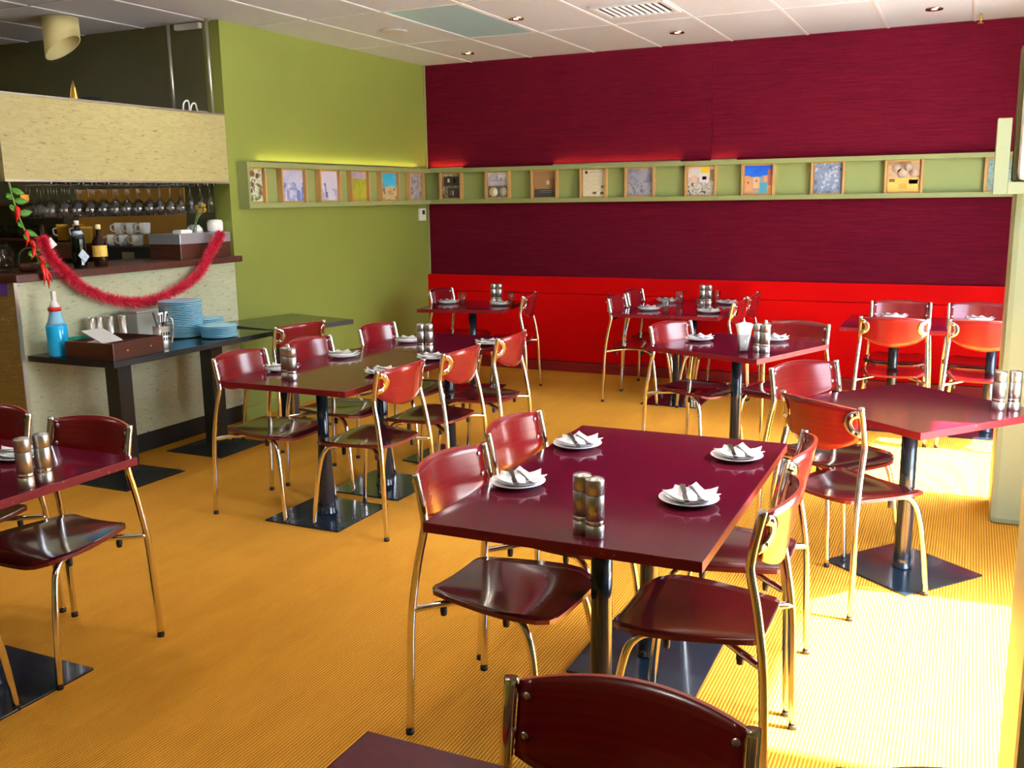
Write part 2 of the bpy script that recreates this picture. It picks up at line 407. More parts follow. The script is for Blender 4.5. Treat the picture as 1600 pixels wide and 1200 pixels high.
# ceiling with lay-in tiles
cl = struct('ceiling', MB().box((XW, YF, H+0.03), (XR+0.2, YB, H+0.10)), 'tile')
gx = [x for x in [-3.78+0.615*k for k in range(-9, 9)] if XW < x < XR]
gy = [y for y in [5.95+1.30*k for k in range(-6, 2)] if YF < y < YB]
BX = [XW]+gx+[XR]; BY = [YF]+gy+[YB]
for x in gx: MB().box((x-0.010, YF, H-0.001), (x+0.010, YB, H+0.03)).build('ceiling_bar', 'tbar', cl)
for y in gy: MB().box((XW, y-0.008, H-0.0005), (XR, y+0.008, H+0.03)).build('ceiling_bar', 'tbar', cl)
LIGHT_CELL = (-3.78, 5.95)
tile_meshes = {}
for i in range(len(BX)-1):
    for j in range(len(BY)-1):
        x0, x1, y0, y1 = BX[i]+0.008, BX[i+1]-0.008, BY[j]+0.007, BY[j+1]-0.007
        if x1-x0 < 0.05: continue
        if abs(BX[i]-LIGHT_CELL[0]) < 0.02 and abs(BY[j]-LIGHT_CELL[1]) < 0.02: continue
        key = (round(x1-x0, 3), round(y1-y0, 3))
        if key not in tile_meshes:
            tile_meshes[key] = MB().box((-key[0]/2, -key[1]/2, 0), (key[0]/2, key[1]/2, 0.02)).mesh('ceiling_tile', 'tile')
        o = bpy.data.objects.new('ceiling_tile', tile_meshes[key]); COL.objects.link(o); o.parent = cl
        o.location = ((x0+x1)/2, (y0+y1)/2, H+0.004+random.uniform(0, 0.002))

# ------------------------------------------------------------------ ceiling fittings
t = thing('light_panel', 'flat bluish rectangular light panel in ceiling grid above the picture ledge', 'ceiling light', (-3.4725, 6.60, H))
MB().box((-0.297, -0.64, 0.002), (0.297, 0.64, 0.014)).build('diffuser', 'panel_frost', t)
fr = MB()
for lo, hi in (((-0.299, -0.642, -0.002), (-0.285, 0.642, 0.004)), ((0.285, -0.642, -0.002), (0.299, 0.642, 0.004)),
               ((-0.285, -0.642, -0.002), (0.285, -0.628, 0.004)), ((-0.285, 0.628, -0.002), (0.285, 0.642, 0.004))): fr.box(lo, hi)
fr.build('frame', 'tbar', t)
t = thing('ceiling_speaker', 'round grey flush ceiling speaker beside the bluish light panel', 'speaker', (-4.10, 6.64, H))
MB().lathe([(0.105, 0.003), (0.105, -0.006), (0.092, -0.010)], 28).build('grille', 'grille', t)
t = thing('air_vent', 'white louvred square air vent set in the ceiling', 'vent', (-2.20, 6.72, H))
v = MB()
for lo, hi in (((-0.26, -0.22, -0.012), (-0.23, 0.22, 0.004)), ((0.23, -0.22, -0.012), (0.26, 0.22, 0.004)),
               ((-0.23, -0.22, -0.012), (0.23, -0.19, 0.004)), ((-0.23, 0.19, -0.012), (0.23, 0.22, 0.004))): v.box(lo, hi)
v.build('frame', 'tbar', t)
MB().box((-0.23, -0.19, 0.0005), (0.23, 0.19, 0.003)).build('recess', 'dark_hole', t)
for k in range(9):
    MB().box((-0.004, -0.19, -0.007), (0.004, 0.19, 0.007), mat=Matrix.Translation((-0.184+0.046*k, 0, -0.005)) @ Matrix.Rotation(0.5, 4, 'Y')).build('slat', 'tbar', t)
DL = [(-3.07, 6.64, 'over the middle of the room by the bluish panel'), (-4.15, 7.95, 'in the ceiling corner near the green wall'),
      (-2.22, 7.83, 'close to the burgundy wall, beyond the air vent'), (-0.35, 7.79, 'close to the burgundy wall above the window end'),
      (-6.6, 4.2, 'added unseen for fill over the bar side'), (-6.6, 1.5, 'added unseen for fill over the bar end of the room'), (-4.2, 4.9, 'added unseen for fill above the long burgundy table'), (-1.4, 4.9, 'added unseen for fill above the middle of the carpet'), (-3.8, 2.9, 'added unseen for fill above the aisle'), (-1.5, 2.6, 'added unseen for fill above the front burgundy table'),  # this row and the next: downlights added out of view as fill
      (-3.8, 0.4, 'added unseen for fill above the table by the bar end'), (-1.4, 0.2, 'added unseen for fill above the entrance')]
for x, y, w in DL:
    t = thing('downlight', 'small round recessed downlight '+w, 'downlight', (x, y, H))
    MB().lathe([(0.058, 0.003), (0.058, -0.006), (0.040, -0.004), (0.036, 0.002)], 20, cap=False).build('bezel', 'chrome', t)
    MB().lathe([(0.0355, 0.0015), (0.0355, 0.001), (0.022, 0.0005)], 16).build('reflector', 'chrome', t)
    MB().lathe([(0.018, 0.0012), (0.018, -0.004), (0.008, -0.006)], 12).build('bulb', 'lamp_glow', t)
    if y > 6: continue  # only the added out-of-view downlights carry a lamp
    L = bpy.data.lights.new('fill_downlight_lamp', 'AREA'); L.shape = 'DISK'; L.size = 0.08; L.energy = FILL_DOWNLIGHT_W; L.color = (1.0, 0.96, 0.90)
    lo = bpy.data.objects.new('fill_downlight_lamp', L); COL.objects.link(lo); lo.location = (x, y, H-0.02)
t = thing('sprinkler', 'tiny brass sprinkler hanging from the ceiling above the window end', 'sprinkler', (-0.05, 8.18, H))
MB().tube([(0, 0, 0.002), (0, 0, -0.055)], 0.009, 8).build('stem', 'gold', t)
MB().lathe([(0.004, -0.055), (0.022, -0.060), (0.022, -0.063)], 10).build('deflector', 'gold', t)
t = thing('ceiling_lamp', 'cream cylinder ceiling lamp with slanted open end above the bar', 'lamp', (-5.78, 5.03, H))
b = MB(); seg = 28; rr = 0.118
va = [b.b.verts.new((rr*math.cos(2*PI*k/seg), rr*math.sin(2*PI*k/seg), 0)) for k in range(seg)]
vb = [b.b.verts.new((rr*math.cos(2*PI*k/seg), rr*math.sin(2*PI*k/seg), -0.20+0.075*math.cos(2*PI*k/seg-0.3))) for k in range(seg)]
vc = [b.b.verts.new((v_.co.x*0.93, v_.co.y*0.93, v_.co.z+0.002)) for v_ in vb]
vd = [b.b.verts.new((v_.co.x*0.93, v_.co.y*0.93, -0.02)) for v_ in va]
for A, B in ((va, vb), (vb, vc), (vc, vd)):
    for k in range(seg): f = b.b.faces.new((A[k], A[(k+1) % seg], B[(k+1) % seg], B[k])); f.smooth = True
b.b.faces.new(vd); b.b.faces.new(va)
b.build('shade', 'cream', t)
MB().lathe([(0.02, -0.02), (0.03, -0.05), (0.028, -0.075), (0.012, -0.09)], 12).build('bulb', 'porcelain', t)

# ------------------------------------------------------------------ picture ledge along both walls
Z0, Z1 = 1.590, 1.925
ledge = thing('picture_ledge', 'long sage green box ledge with bays running along both walls', 'ledge', (0, 0, 0))
MB().box((XL, YB-0.012-0.10, Z1-0.038), (0.62, YB-0.012, Z1), bev=0.002).build('top_board', 'shelf_green', ledge)
MB().box((XL, YB-0.012-0.10, Z0), (0.62, YB-0.012, Z0+0.038), bev=0.002).build('bottom_board', 'shelf_green', ledge)
MB().box((XL, YB-0.022, Z0+0.038), (0.62, YB-0.012, Z1-0.038)).build('back_board', 'shelf_back', ledge)
YG = 5.745
MB().box((XL, YG, Z1-0.038), (XL+0.10, YB-0.112, Z1), bev=0.002).build('top_board', 'shelf_green', ledge)
MB().box((XL, YG, Z0), (XL+0.10, YB-0.112, Z0+0.038), bev=0.002).build('bottom_board', 'shelf_green', ledge)
MB().box((XL, YG, Z0+0.038), (XL+0.010, YB-0.112, Z1-0.038)).build('back_board', 'shelf_back', ledge)
MB().box((XL, YG-0.022, Z0), (XL+0.10, YG, Z1), bev=0.002).build('end_board', 'shelf_green', ledge)

def print_mat(name, stops, scale, seed, top=None, split=0.0, rough=0.35, interp='LINEAR', stretch=(1, 1, 1)):
    m, t, b = newmat(name)
    tc = t.nodes.new('ShaderNodeTexCoord'); mp = t.nodes.new('ShaderNodeMapping')
    mp.inputs['Location'].default_value = (seed*3.1, seed*1.7, seed*0.9); mp.inputs['Scale'].default_value = stretch
    t.links.new(tc.outputs['Object'], mp.inputs[0])
    n = noise(t, mp.outputs[0], scale, 7.0, 0.68)
    c = ramp(t, n, [(0.40+0.2*i/max(1, len(stops)-1), s_) for i, s_ in enumerate(stops)], interp)
    if top:
        sx = t.nodes.new('ShaderNodeSeparateXYZ'); t.links.new(tc.outputs['Object'], sx.inputs[0])
        wob = math_node(t, 'MULTIPLY', math_node(t, 'SUBTRACT', n, 0.5), 0.09)
        z = math_node(t, 'ADD', sx.outputs[2], wob)
        g = math_node(t, 'GREATER_THAN', z, split)
        n2 = noise(t, mp.outputs[0], scale*0.6, 3.0, 0.5)
        c = mix(t, g, c, ramp(t, n2, [(0.42, top[0]), (0.58, top[-1])]))
    t.links.new(c, b.inputs['Base Color']); setp(b, rough=rough); return m
K = (0.03, 0.025, 0.02)
PR = [  # red wall: x0, x1, description, stops, scale, top, split
    (-4.74, -4.51, 'brown menu sheet with dark photo blocks', [K, (0.30, 0.24, 0.14), (0.10, 0.08, 0.05), (0.55, 0.48, 0.36)], 38, [(0.40, 0.30, 0.16), (0.16, 0.12, 0.07)], 0.07),
    (-4.24, -4.00, 'white sheet with a line-drawn building above two cream plates', [(0.75, 0.68, 0.48), (0.16, 0.18, 0.2), (0.80, 0.74, 0.52)], 17, [(0.80, 0.80, 0.86), (0.48, 0.48, 0.62)], 0.0),
    (-3.76, -3.51, 'brown poster with a pale flower and dark lower band', [(0.05, 0.045, 0.05), (0.08, 0.07, 0.07)], 12, [(0.20, 0.08, 0.035), (0.36, 0.20, 0.09)], -0.05),
    (-3.27, -3.03, 'cream menu sheet with rows of faint small text', [(0.84, 0.80, 0.66), (0.66, 0.62, 0.46), (0.86, 0.83, 0.70)], 45, [(0.85, 0.84, 0.78), (0.74, 0.72, 0.62)], 0.10),
    (-2.84, -2.58, 'grey blue harbour photograph', [(0.12, 0.14, 0.22), (0.42, 0.42, 0.48), (0.20, 0.22, 0.32)], 20, [(0.36, 0.36, 0.44), (0.20, 0.22, 0.34)], 0.0),
    (-2.29, -2.03, 'collage of pale cards with yellow corner and dark crowd', [(0.06, 0.06, 0.05), (0.80, 0.78, 0.76), (0.26, 0.24, 0.18), (0.72, 0.70, 0.64)], 24, [(0.82, 0.82, 0.80), (0.72, 0.50, 0.42)], 0.03),
    (-1.80, -1.54, 'street photograph under a vivid blue sky', [(0.60, 0.26, 0.10), (0.62, 0.36, 0.20), (0.12, 0.34, 0.46), (0.50, 0.40, 0.24)], 16, [(0.01, 0.10, 0.62), (0.015, 0.13, 0.70)], 0.03),
    (-1.23, -0.98, 'blue grey painting of angular shapes', [(0.06, 0.10, 0.22), (0.30, 0.36, 0.50), (0.12, 0.18, 0.34), (0.55, 0.60, 0.70)], 18, None, 0),
    (-0.66, -0.39, 'brown print of pale stones over a yellow card', [(0.72, 0.46, 0.10), (0.62, 0.36, 0.06), (0.80, 0.58, 0.20)], 14, [(0.52, 0.36, 0.22), (0.24, 0.12, 0.06)], -0.03),
    (0.06, 0.32, 'pale teal print half hidden by the pillar', [(0.16, 0.32, 0.30), (0.30, 0.44, 0.38), (0.10, 0.22, 0.26)], 14, None, 0),
]
PG = [  # green wall: y0, y1
    (5.775, 5.97, 'pale green and white splashed print with brown edge', [(0.22, 0.09, 0.03), (0.30, 0.58, 0.36), (0.78, 0.78, 0.66), (0.10, 0.06, 0.03)], 14, None, 0),
    (6.17, 6.47, 'pale blue sketch of an arched bridge', [(0.10, 0.16, 0.42), (0.34, 0.40, 0.68), (0.62, 0.62, 0.78)], 14, [(0.58, 0.58, 0.78), (0.42, 0.46, 0.72)], 0.02),
    (6.66, 6.94, 'white sheet with one small dark figure sketch', [(0.62, 0.62, 0.80), (0.66, 0.66, 0.84), (0.30, 0.30, 0.46), (0.66, 0.66, 0.82)], 7, [(0.66, 0.66, 0.84), (0.62, 0.62, 0.80)], -0.02),
    (7.11, 7.38, 'ochre field print with a green strip', [(0.42, 0.26, 0.04), (0.30, 0.46, 0.02), (0.52, 0.34, 0.06)], 11, [(0.62, 0.48, 0.44), (0.34, 0.34, 0.64)], 0.06),
    (7.58, 7.88, 'beach print under a turquoise sky', [(0.42, 0.22, 0.09), (0.70, 0.58, 0.34), (0.20, 0.10, 0.05)], 13, [(0.02, 0.42, 0.70), (0.10, 0.52, 0.76)], 0.0),
    (8.07, 8.33, 'grey streaked print next to the wall corner', [(0.16, 0.15, 0.20), (0.50, 0.48, 0.54), (0.28, 0.26, 0.30)], 12, None, 0),
]
def picture(w, desc, stops, scale, top, split, seed, loc, rz):
    h = Z1-Z0-0.076
    t = thing('framed_print', ('narrow oak frame holding a '+desc), 'picture', loc, rz, 'framed prints on the picture ledge')
    for s in (-1, 1):
        MB().box((s*(w/2)-0.009, -0.062, 0), (s*(w/2)+0.009, -0.011, h), bev=0.0015).build('side_slat', 'oak', t)
    MB().box((-w/2+0.010, -0.040, h-0.012), (w/2-0.010, -0.011, h)).build('top_slat', 'oak', t)
    MB().box((-w/2+0.010, -0.040, 0), (w/2-0.010, -0.011, 0.012)).build('bottom_slat', 'oak', t)
    MB().box((-w/2+0.010, -0.0325, 0.012), (w/2-0.010, -0.011, h-0.012)).build('mount_board', 'oak', t)
    pm = print_mat('print_%d' % seed, stops, scale, seed, top, split)
    MB().box((-w/2+0.016, -0.014, -h/2+0.010), (w/2-0.016, -0.011, h/2-0.010)).build('print', pm, t, loc=(0, -0.022, h/2))
    return t, w-0.032, h-0.02, h/2
def blocks(pic, items):
    # flat printed areas: x0, z0, x1, z1 as fractions of the sheet
    t, w, h, zc = pic; b = MB(); mats = []
    for x0, z0, x1, z1, c in items:
        if c not in mats: mats.append(c)
        y1 = -0.0362-0.0002*(len(b.b.faces)//6 % 3)
        b.box(((x0-0.5)*w, y1, zc+(z0-0.5)*h), ((x1-0.5)*w, -0.0352, zc+(z1-0.5)*h), mi=mats.index(c))
    b.build('printed_area', [plain('print_ink', c, 0.4) for c in mats], t)
def disc(pic, x, z, r, c, name='printed_disc'):
    t, w, h, zc = pic
    MB().lathe([(r, -0.0366), (r, -0.0358)], 18, ((x-0.5)*w, 0, zc+(z-0.5)*h), axis='Y').build(name, plain('print_ink', c, 0.4), t)
PICS = []
for i, (a, b_, d, st, sc_, tp, sp) in enumerate(PR):
    PICS.append(picture(b_-a, d, st, sc_, tp, sp, i+1, ((a+b_)/2, YB-0.0125-0.0, Z0+0.038), 0))
DK, LT = (0.05, 0.045, 0.04), (0.70, 0.68, 0.62)
blocks(PICS[0], [(0.08, 0.52, 0.95, 0.88, DK), (0.30, 0.05, 0.95, 0.42, (0.07, 0.06, 0.05)), (0.30, 0.66, 0.42, 0.80, LT), (0.62, 0.62, 0.72, 0.78, LT), (0.42, 0.14, 0.48, 0.32, LT), (0.56, 0.14, 0.62, 0.32, LT), (0.70, 0.14, 0.76, 0.32, LT), (0.05, 0.92, 0.60, 0.95, LT)])
blocks(PICS[1], [(0.0, 0.03, 1.0, 0.46, (0.10, 0.13, 0.16)), (0.15, 0.66, 0.9, 0.70, (0.30, 0.30, 0.48)), (0.40, 0.70, 0.50, 0.86, (0.34, 0.34, 0.52)), (0.62, 0.70, 0.72, 0.80, (0.34, 0.34, 0.52)), (0.05, 0.92, 0.95, 0.95, (0.5, 0.5, 0.6))])
disc(PICS[1], 0.27, 0.24, 0.045, (0.78, 0.70, 0.46), 'printed_plate'); disc(PICS[1], 0.78, 0.24, 0.042, (0.80, 0.73, 0.50), 'printed_plate')
blocks(PICS[2], [(0.18, 0.02, 1.0, 0.32, (0.05, 0.05, 0.06)), (0.26, 0.24, 0.92, 0.27, (0.20, 0.18, 0.18)), (0.26, 0.17, 0.80, 0.20, (0.16, 0.14, 0.14))])
disc(PICS[2], 0.62, 0.56, 0.022, (0.72, 0.52, 0.40), 'printed_flower')
blocks(PICS[3], [(0.30, 0.90, 0.90, 0.94, (0.55, 0.53, 0.46))]+[(0.08+0.31*cx, 0.70-0.15*rz_, 0.30+0.31*cx, 0.79-0.15*rz_, (0.72, 0.68, 0.46)) for cx in range(3) for rz_ in range(4)]+[(0.45, 0.09, 0.62, 0.18, (0.16, 0.12, 0.06)), (0.80, 0.08, 0.97, 0.17, (0.18, 0.13, 0.07)), (0.84, 0.32, 0.98, 0.40, (0.2, 0.15, 0.1))])
disc(PICS[3], 0.16, 0.91, 0.014, DK, 'printed_mark')
blocks(PICS[5], [(0.08, 0.70, 0.48, 0.94, LT), (0.50, 0.74, 0.82, 0.98, (0.75, 0.55, 0.02)), (0.44, 0.45, 0.80, 0.78, (0.80, 0.78, 0.78)), (0.12, 0.44, 0.34, 0.66, (0.70, 0.52, 0.45)), (0.84, 0.5, 0.97, 0.9, (0.25, 0.2, 0.12)), (0.54, 0.54, 0.70, 0.66, (0.30, 0.12, 0.18))])
blocks(PICS[6], [(0.05, 0.10, 0.30, 0.52, (0.66, 0.34, 0.16)), (0.32, 0.20, 0.55, 0.58, (0.70, 0.48, 0.30)), (0.84, 0.30, 0.98, 0.86, (0.42, 0.14, 0.12)), (0.56, 0.04, 0.82, 0.40, (0.06, 0.34, 0.48)), (0.10, 0.36, 0.16, 0.44, (0.2, 0.1, 0.08)), (0.40, 0.42, 0.46, 0.50, (0.2, 0.1, 0.08))])
blocks(PICS[8], [(0.0, 0.0, 1.0, 0.46, (0.74, 0.50, 0.12)), (0.04, 0.33, 0.22, 0.43, (0.22, 0.10, 0.03)), (0.35, 0.10, 0.60, 0.26, (0.62, 0.36, 0.06)), (0.66, 0.26, 0.94, 0.40, (0.80, 0.62, 0.26))])
for dx_, dz_, r_ in ((0.25, 0.78, 0.036), (0.62, 0.82, 0.032), (0.45, 0.62, 0.040), (0.80, 0.62, 0.034)): disc(PICS[8], dx_, dz_, r_, (0.58, 0.44, 0.33), 'printed_stone')
for i, (a, b_, d, st, sc_, tp, sp) in enumerate(PG):
    g_ = picture(b_-a, d, st, sc_, tp, sp, i+21, (XL, (a+b_)/2, Z0+0.038), PI/2)
    if i == 2:
        blocks(g_, [(0.30, 0.12, 0.36, 0.52, (0.12, 0.12, 0.26)), (0.36, 0.10, 0.44, 0.30, (0.14, 0.14, 0.28))]); disc(g_, 0.30, 0.55, 0.013, (0.12, 0.12, 0.24), 'printed_head')
    if i == 1: blocks(g_, [(0.22, 0.05, 0.34, 0.36, (0.24, 0.28, 0.56)), (0.34, 0.36, 0.72, 0.44, (0.26, 0.30, 0.58)), (0.68, 0.05, 0.84, 0.36, (0.16, 0.20, 0.50))])
# cove light strips on top of the ledge
COVE = [((-4.86, YB-0.036), (-4.50, YB-0.036), 1.4), ((-3.55, YB-0.036), (-2.35, YB-0.036), 0.8), ((-2.08, YB-0.036), (-1.86, YB-0.036), 0.9),
        ((XL+0.024, 5.95), (XL+0.024, 8.30), 0.55)]
for i, ((x0, y0), (x1, y1), pw) in enumerate(COVE):
    ln = math.hypot(x1-x0, y1-y0); rz = math.atan2(y1-y0, x1-x0)
    t = thing('cove_light', ['short amber strip lamp lying on the ledge in the wall corner', 'long amber strip lamp lying on the ledge along the burgundy wall', 'short amber strip lamp on the ledge right of the wallpaper seam', 'long yellow strip lamp lying on the ledge along the green wall'][i], 'strip light', ((x0+x1)/2, (y0+y1)/2, Z1), rz)
    MB().box((-ln/2, -0.012, 0), (ln/2, 0.012, 0.012)).build('channel', 'trim_metal', t)
    L = bpy.data.lights.new('cove_lamp', 'AREA'); L.shape = 'RECTANGLE'; L.size = ln; L.size_y = 0.015
    L.energy = COVE_W*pw*ln; L.color = (1.0, 0.50, 0.12) if i < 3 else (1.0, 0.80, 0.25)
    lo = bpy.data.objects.new('cove_lamp', L); COL.objects.link(lo); lo.location = ((x0+x1)/2, (y0+y1)/2, Z1+0.016)
    lo.rotation_euler = (PI, 0, rz)
# thermostat
t = thing('thermostat', 'small white wall thermostat with dark display under the ledge', 'thermostat', (XL, 8.36, 1.49), PI/2)
MB().box((-0.06, -0.022, -0.06), (0.06, 0, 0.06), bev=0.006).build('body', 'white', t)
MB().box((-0.012, -0.024, 0.0), (0.035, -0.0215, 0.042)).build('display', 'dark_screen', t)
# speaker on bracket at the pillar
t = thing('wall_bracket', 'pale green L-shaped bracket board fixed to the pillar beside the ledge', 'bracket', (0.07, 5.0, 1.62))
MB().box((0, 0.06, 0), (0.060, 0.20, 0.34), bev=0.004).build('upright_board', 'pale_green', t)
MB().box((0.060, 0.06, 0), (0.40, 0.20, 0.055), bev=0.004).build('bottom_board', 'pale_green', t)
t = thing('speaker', 'white rounded wall speaker on the pillar above the bracket', 'speaker', (0.145, 5.0, 1.677))
MB().box((0, 0.10, 0.0), (0.03, 0.20, 0.60), bev=0.01).build('side_plate', 'dark_olive', t)
MB().box((0.022, 0.02, 0.002), (0.34, 0.185, 0.62), bev=0.035).build('body', 'white', t)

# ------------------------------------------------------------------ chairs
def lean(z):
    return 0.062+(0.033-0.062)*(z-0.69)/0.15
def surf(y, z):
    return lean(z)-0.052*(1-(y/0.2)**2)
CH = thing('dining_chair', 'x', 'chair')
for s in (-1, 1):
    P = smooth_path([(0, 0.232*s, 0.012), (0.008, 0.228*s, 0.20), (0.016, 0.222*s, 0.40), (0.038, 0.213*s, 0.56), (0.060, 0.206*s, 0.665), (0.060, 0.204*s, 0.70), (0.048, 0.204*s, 0.77), (0.033, 0.204*s, 0.838)], 4)
    leg = MB().tube(P, 0.0125, 10).build('rear_leg', 'chrome', CH)
    MB().lathe([(0.0135, 0.0), (0.0135, 0.016)], 10, (0, 0.232*s, 0)).build('foot_cap', 'rubber', leg)
for s in (-1, 1):
    P = smooth_path([(0.452, 0.218*s, 0.012), (0.440, 0.212*s, 0.14), (0.424, 0.203*s, 0.27), (0.402, 0.190*s, 0.375), (0.370, 0.176*s, 0.418), (0.325, 0.160*s, 0.428)], 4)
    leg = MB().tube(P, 0.012, 10).build('front_leg', 'chrome', CH)
    MB().lathe([(0.013, 0.0), (0.013, 0.016)], 10, (0.452, 0.218*s, 0)).build('foot_cap', 'rubber', leg)
for s in (-1, 1):
    P = smooth_path([(0.018, 0.220*s, 0.412), (0.085, 0.165*s, 0.419), (0.16, 0.105*s, 0.424), (0.245, 0.110*s, 0.427), (0.345, 0.168*s, 0.428)], 4)
    rail = MB().tube(P, 0.013, 8, flat=0.85).build('side_rail', 'chrome', CH)
    for q in ((0.09, 0.158), (0.30, 0.143)):
        MB().lathe([(0.009, 0.0), (0.011, 0.012), (0.011, 0.034)], 8, (q[0], q[1]*s, 0.382)).build('stopper', 'rubber', rail)
def seat_mesh():
    b = MB(); rows = []
    prof = [(0.035, 0.118), (0.040, 0.142), (0.055, 0.160), (0.11, 0.178), (0.18, 0.196), (0.26, 0.214), (0.33, 0.222), (0.385, 0.216), (0.425, 0.196), (0.452, 0.160), (0.462, 0.125)]
    for f, w in prof:
        row = []
        for j in range(13):
            v = -1+2*j/12
            z = 0.452 - 0.013*(1-v*v)*max(0, 1-((f-0.22)/0.2)**2) - 0.020*max(0, (f-0.36)/0.10)**2 + 0.004*abs(v)**3
            row.append((f, v*w, z))
        rows.append(row)
    b.sheet(rows, lambda i, j: Vector((0, 0, -0.014)), 0, 1)
    return b
seat_mesh().build('seat', ['seat_wood', 'seat_edge'], CH)
def back_mesh():
    b = MB(); rows = []
    for i in range(8):
        row = []
        for j in range(19):
            y = -0.191+0.382*j/18; q = 1-(y/0.191)**2
            zt = 0.832+0.014*q; zb = 0.706-0.062*q**0.85
            z = zb+(zt-zb)*i/7
            row.append((surf(y, z), y, z))
        rows.append(row)
    b.sheet(rows, lambda i, j: Vector((-0.011, 0, -0.001)), 0, 1)
    return b
back_mesh().build('backrest', ['chair_wood', 'ply_edge'], CH)
for s in (-1, 1):
    b = MB(); zc = 0.772; rows = []
    N = 12
    for i in range(4):
        r_ = 0.027+0.027*i/3; row = []
        for k in range(N+1):
            a = -PI/2+PI*k/N; y = (0.203-r_*math.cos(a)*1.05)*s; z = zc+r_*math.sin(a)
            row.append((surf(y, z)-0.0125, y, z))
        rows.append(row)
    b.sheet(rows, lambda i, j: Vector((-0.004, 0, 0)))
    b.build('clamp_plate', 'chrome', CH)
    for dz in (-1, 1):
        y = (0.203-0.041*math.cos(0.95)*1.05)*s; z = zc+dz*0.041*math.sin(0.95); x = surf(y, z)
        b = MB().lathe([(0.0085, 0.0), (0.0078, 0.003), (0.003, 0.0045)], 10, (x, y, z), axis='X')
        b.lathe([(0.006, -0.017), (0.0065, -0.020), (0.003, -0.022)], 8, (x, y, z), axis='X')
        b.build('bolt', 'bolt', CH)
index_kids(CH)
D = math.radians
ORD = 'first second third fourth fifth sixth seventh eighth ninth tenth eleventh twelfth thirteenth fourteenth fifteenth sixteenth seventeenth eighteenth nineteenth twentieth twenty-first'.split()
CHAIRS = [  # x, y, facing degrees, label, group
    (-1.472, 2.585, -3, 'mahogany and chrome chair at the nearer left side of the front table', 'front table chairs'),
    (-1.500, 3.115, -2, 'mahogany and chrome chair at the farther left side of the front table', 'front table chairs'),
    (-0.405, 2.625, 180, 'mahogany chair on window side of the front table, nearest its worn corner', 'front table chairs'),
    (-0.440, 3.160, 181, 'mahogany chair on window side of the front table, farther from the camera', 'front table chairs'),
    (-3.565, 4.035, 0, 'chair on bar side of the long table, first from its near end', 'long table chairs'),
    (-3.530, 4.600, 0, 'chair on bar side of the long table, second from its near end', 'long table chairs'),
    (-3.500, 5.280, 0, 'chair on bar side of the long table, at its far end', 'long table chairs'),
    (-2.480, 4.030, 178, 'orange-backed chair on aisle side of the long table, first from its near end', 'long table chairs'),
    (-2.450, 4.610, 180, 'orange-backed chair on aisle side of the long table, second from its near end', 'long table chairs'),
    (-2.430, 5.210, 182, 'orange-backed chair on aisle side of the long table, at its far end', 'long table chairs'),
    (-3.985, 5.190, 166, 'dark red chair facing the black table against the green wall', None),
    (-1.735, 5.990, -22, 'glossy chair on left corner side of the turned table with the napkin glass', 'turned table chairs'),
    (-0.960, 6.300, -102, 'dark chair behind the turned table with the napkin glass', 'turned table chairs'),
    (-2.630, 7.500, 0, 'chair on left side of the glass-laid wall table, nearer the camera', 'wall table chairs'),
    (-2.640, 8.010, 0, 'chair on left side of the glass-laid wall table, nearest the red boarding', 'wall table chairs'),
    (-1.560, 7.480, 180, 'chair on window side of the glass-laid wall table, nearer the camera', 'wall table chairs'),
    (-1.560, 7.990, 180, 'chair on window side of the glass-laid wall table, nearest the red boarding', 'wall table chairs'),
    (-4.345, 7.635, 0, 'chair between green wall and the small corner table', 'corner table chairs'),
    (-3.330, 7.480, 190, 'chair on open side of the small corner table by the red boarding', 'corner table chairs'),
    (-0.425, 6.680, 90, 'chair with its orange back to camera at two-plate table, left of pair', 'window end table chairs'),
    (0.110, 6.680, 88, 'chair with its orange back to camera at two-plate table, beside the pillar', 'window end table chairs'),
    (-0.445, 7.760, -90, 'chair against red boarding behind two-plate table, farther from the pillar', 'window end table chairs'),
    (0.085, 7.760, -90, 'chair against red boarding behind two-plate table, beside the pillar', 'window end table chairs'),
    (-0.520, 3.880, 54, 'chair with dark brown back to camera at diamond-turned window table', 'window table chairs'),
    (-0.712, 4.735, -38, 'chair with bright glare on its red back at diamond-turned window table', 'window table chairs'),
    (-2.955, 2.560, -90, 'dark chair facing camera at the table by the bar end', 'bar end table chairs'),
    (-3.500, 2.570, -90, 'dark chair facing camera at bar end table, cut by photo edge', 'bar end table chairs'),
    (-2.970, 1.500, 90, 'chair on near side of bar end table showing only chrome leg', 'bar end table chairs'),
    (-0.455, 1.405, -90, 'closest chair, its bolted mahogany front facing the camera', 'closest table chairs'),
    (0.090, 1.345, -90, 'chair at bottom edge showing only its red top rim', 'closest table chairs'),
]
for i, (x, y, a, lb, g) in enumerate(CHAIRS):
    c_ = place_copy(CH, i > 0, (x, y, 0), D(a), lb, g)
    if i == 24:
        MB().box((0.03, 0.185, 0.645), (0.08, 0.225, 0.69), bev=0.004).build('rubber_sleeve', 'rubber', c_)

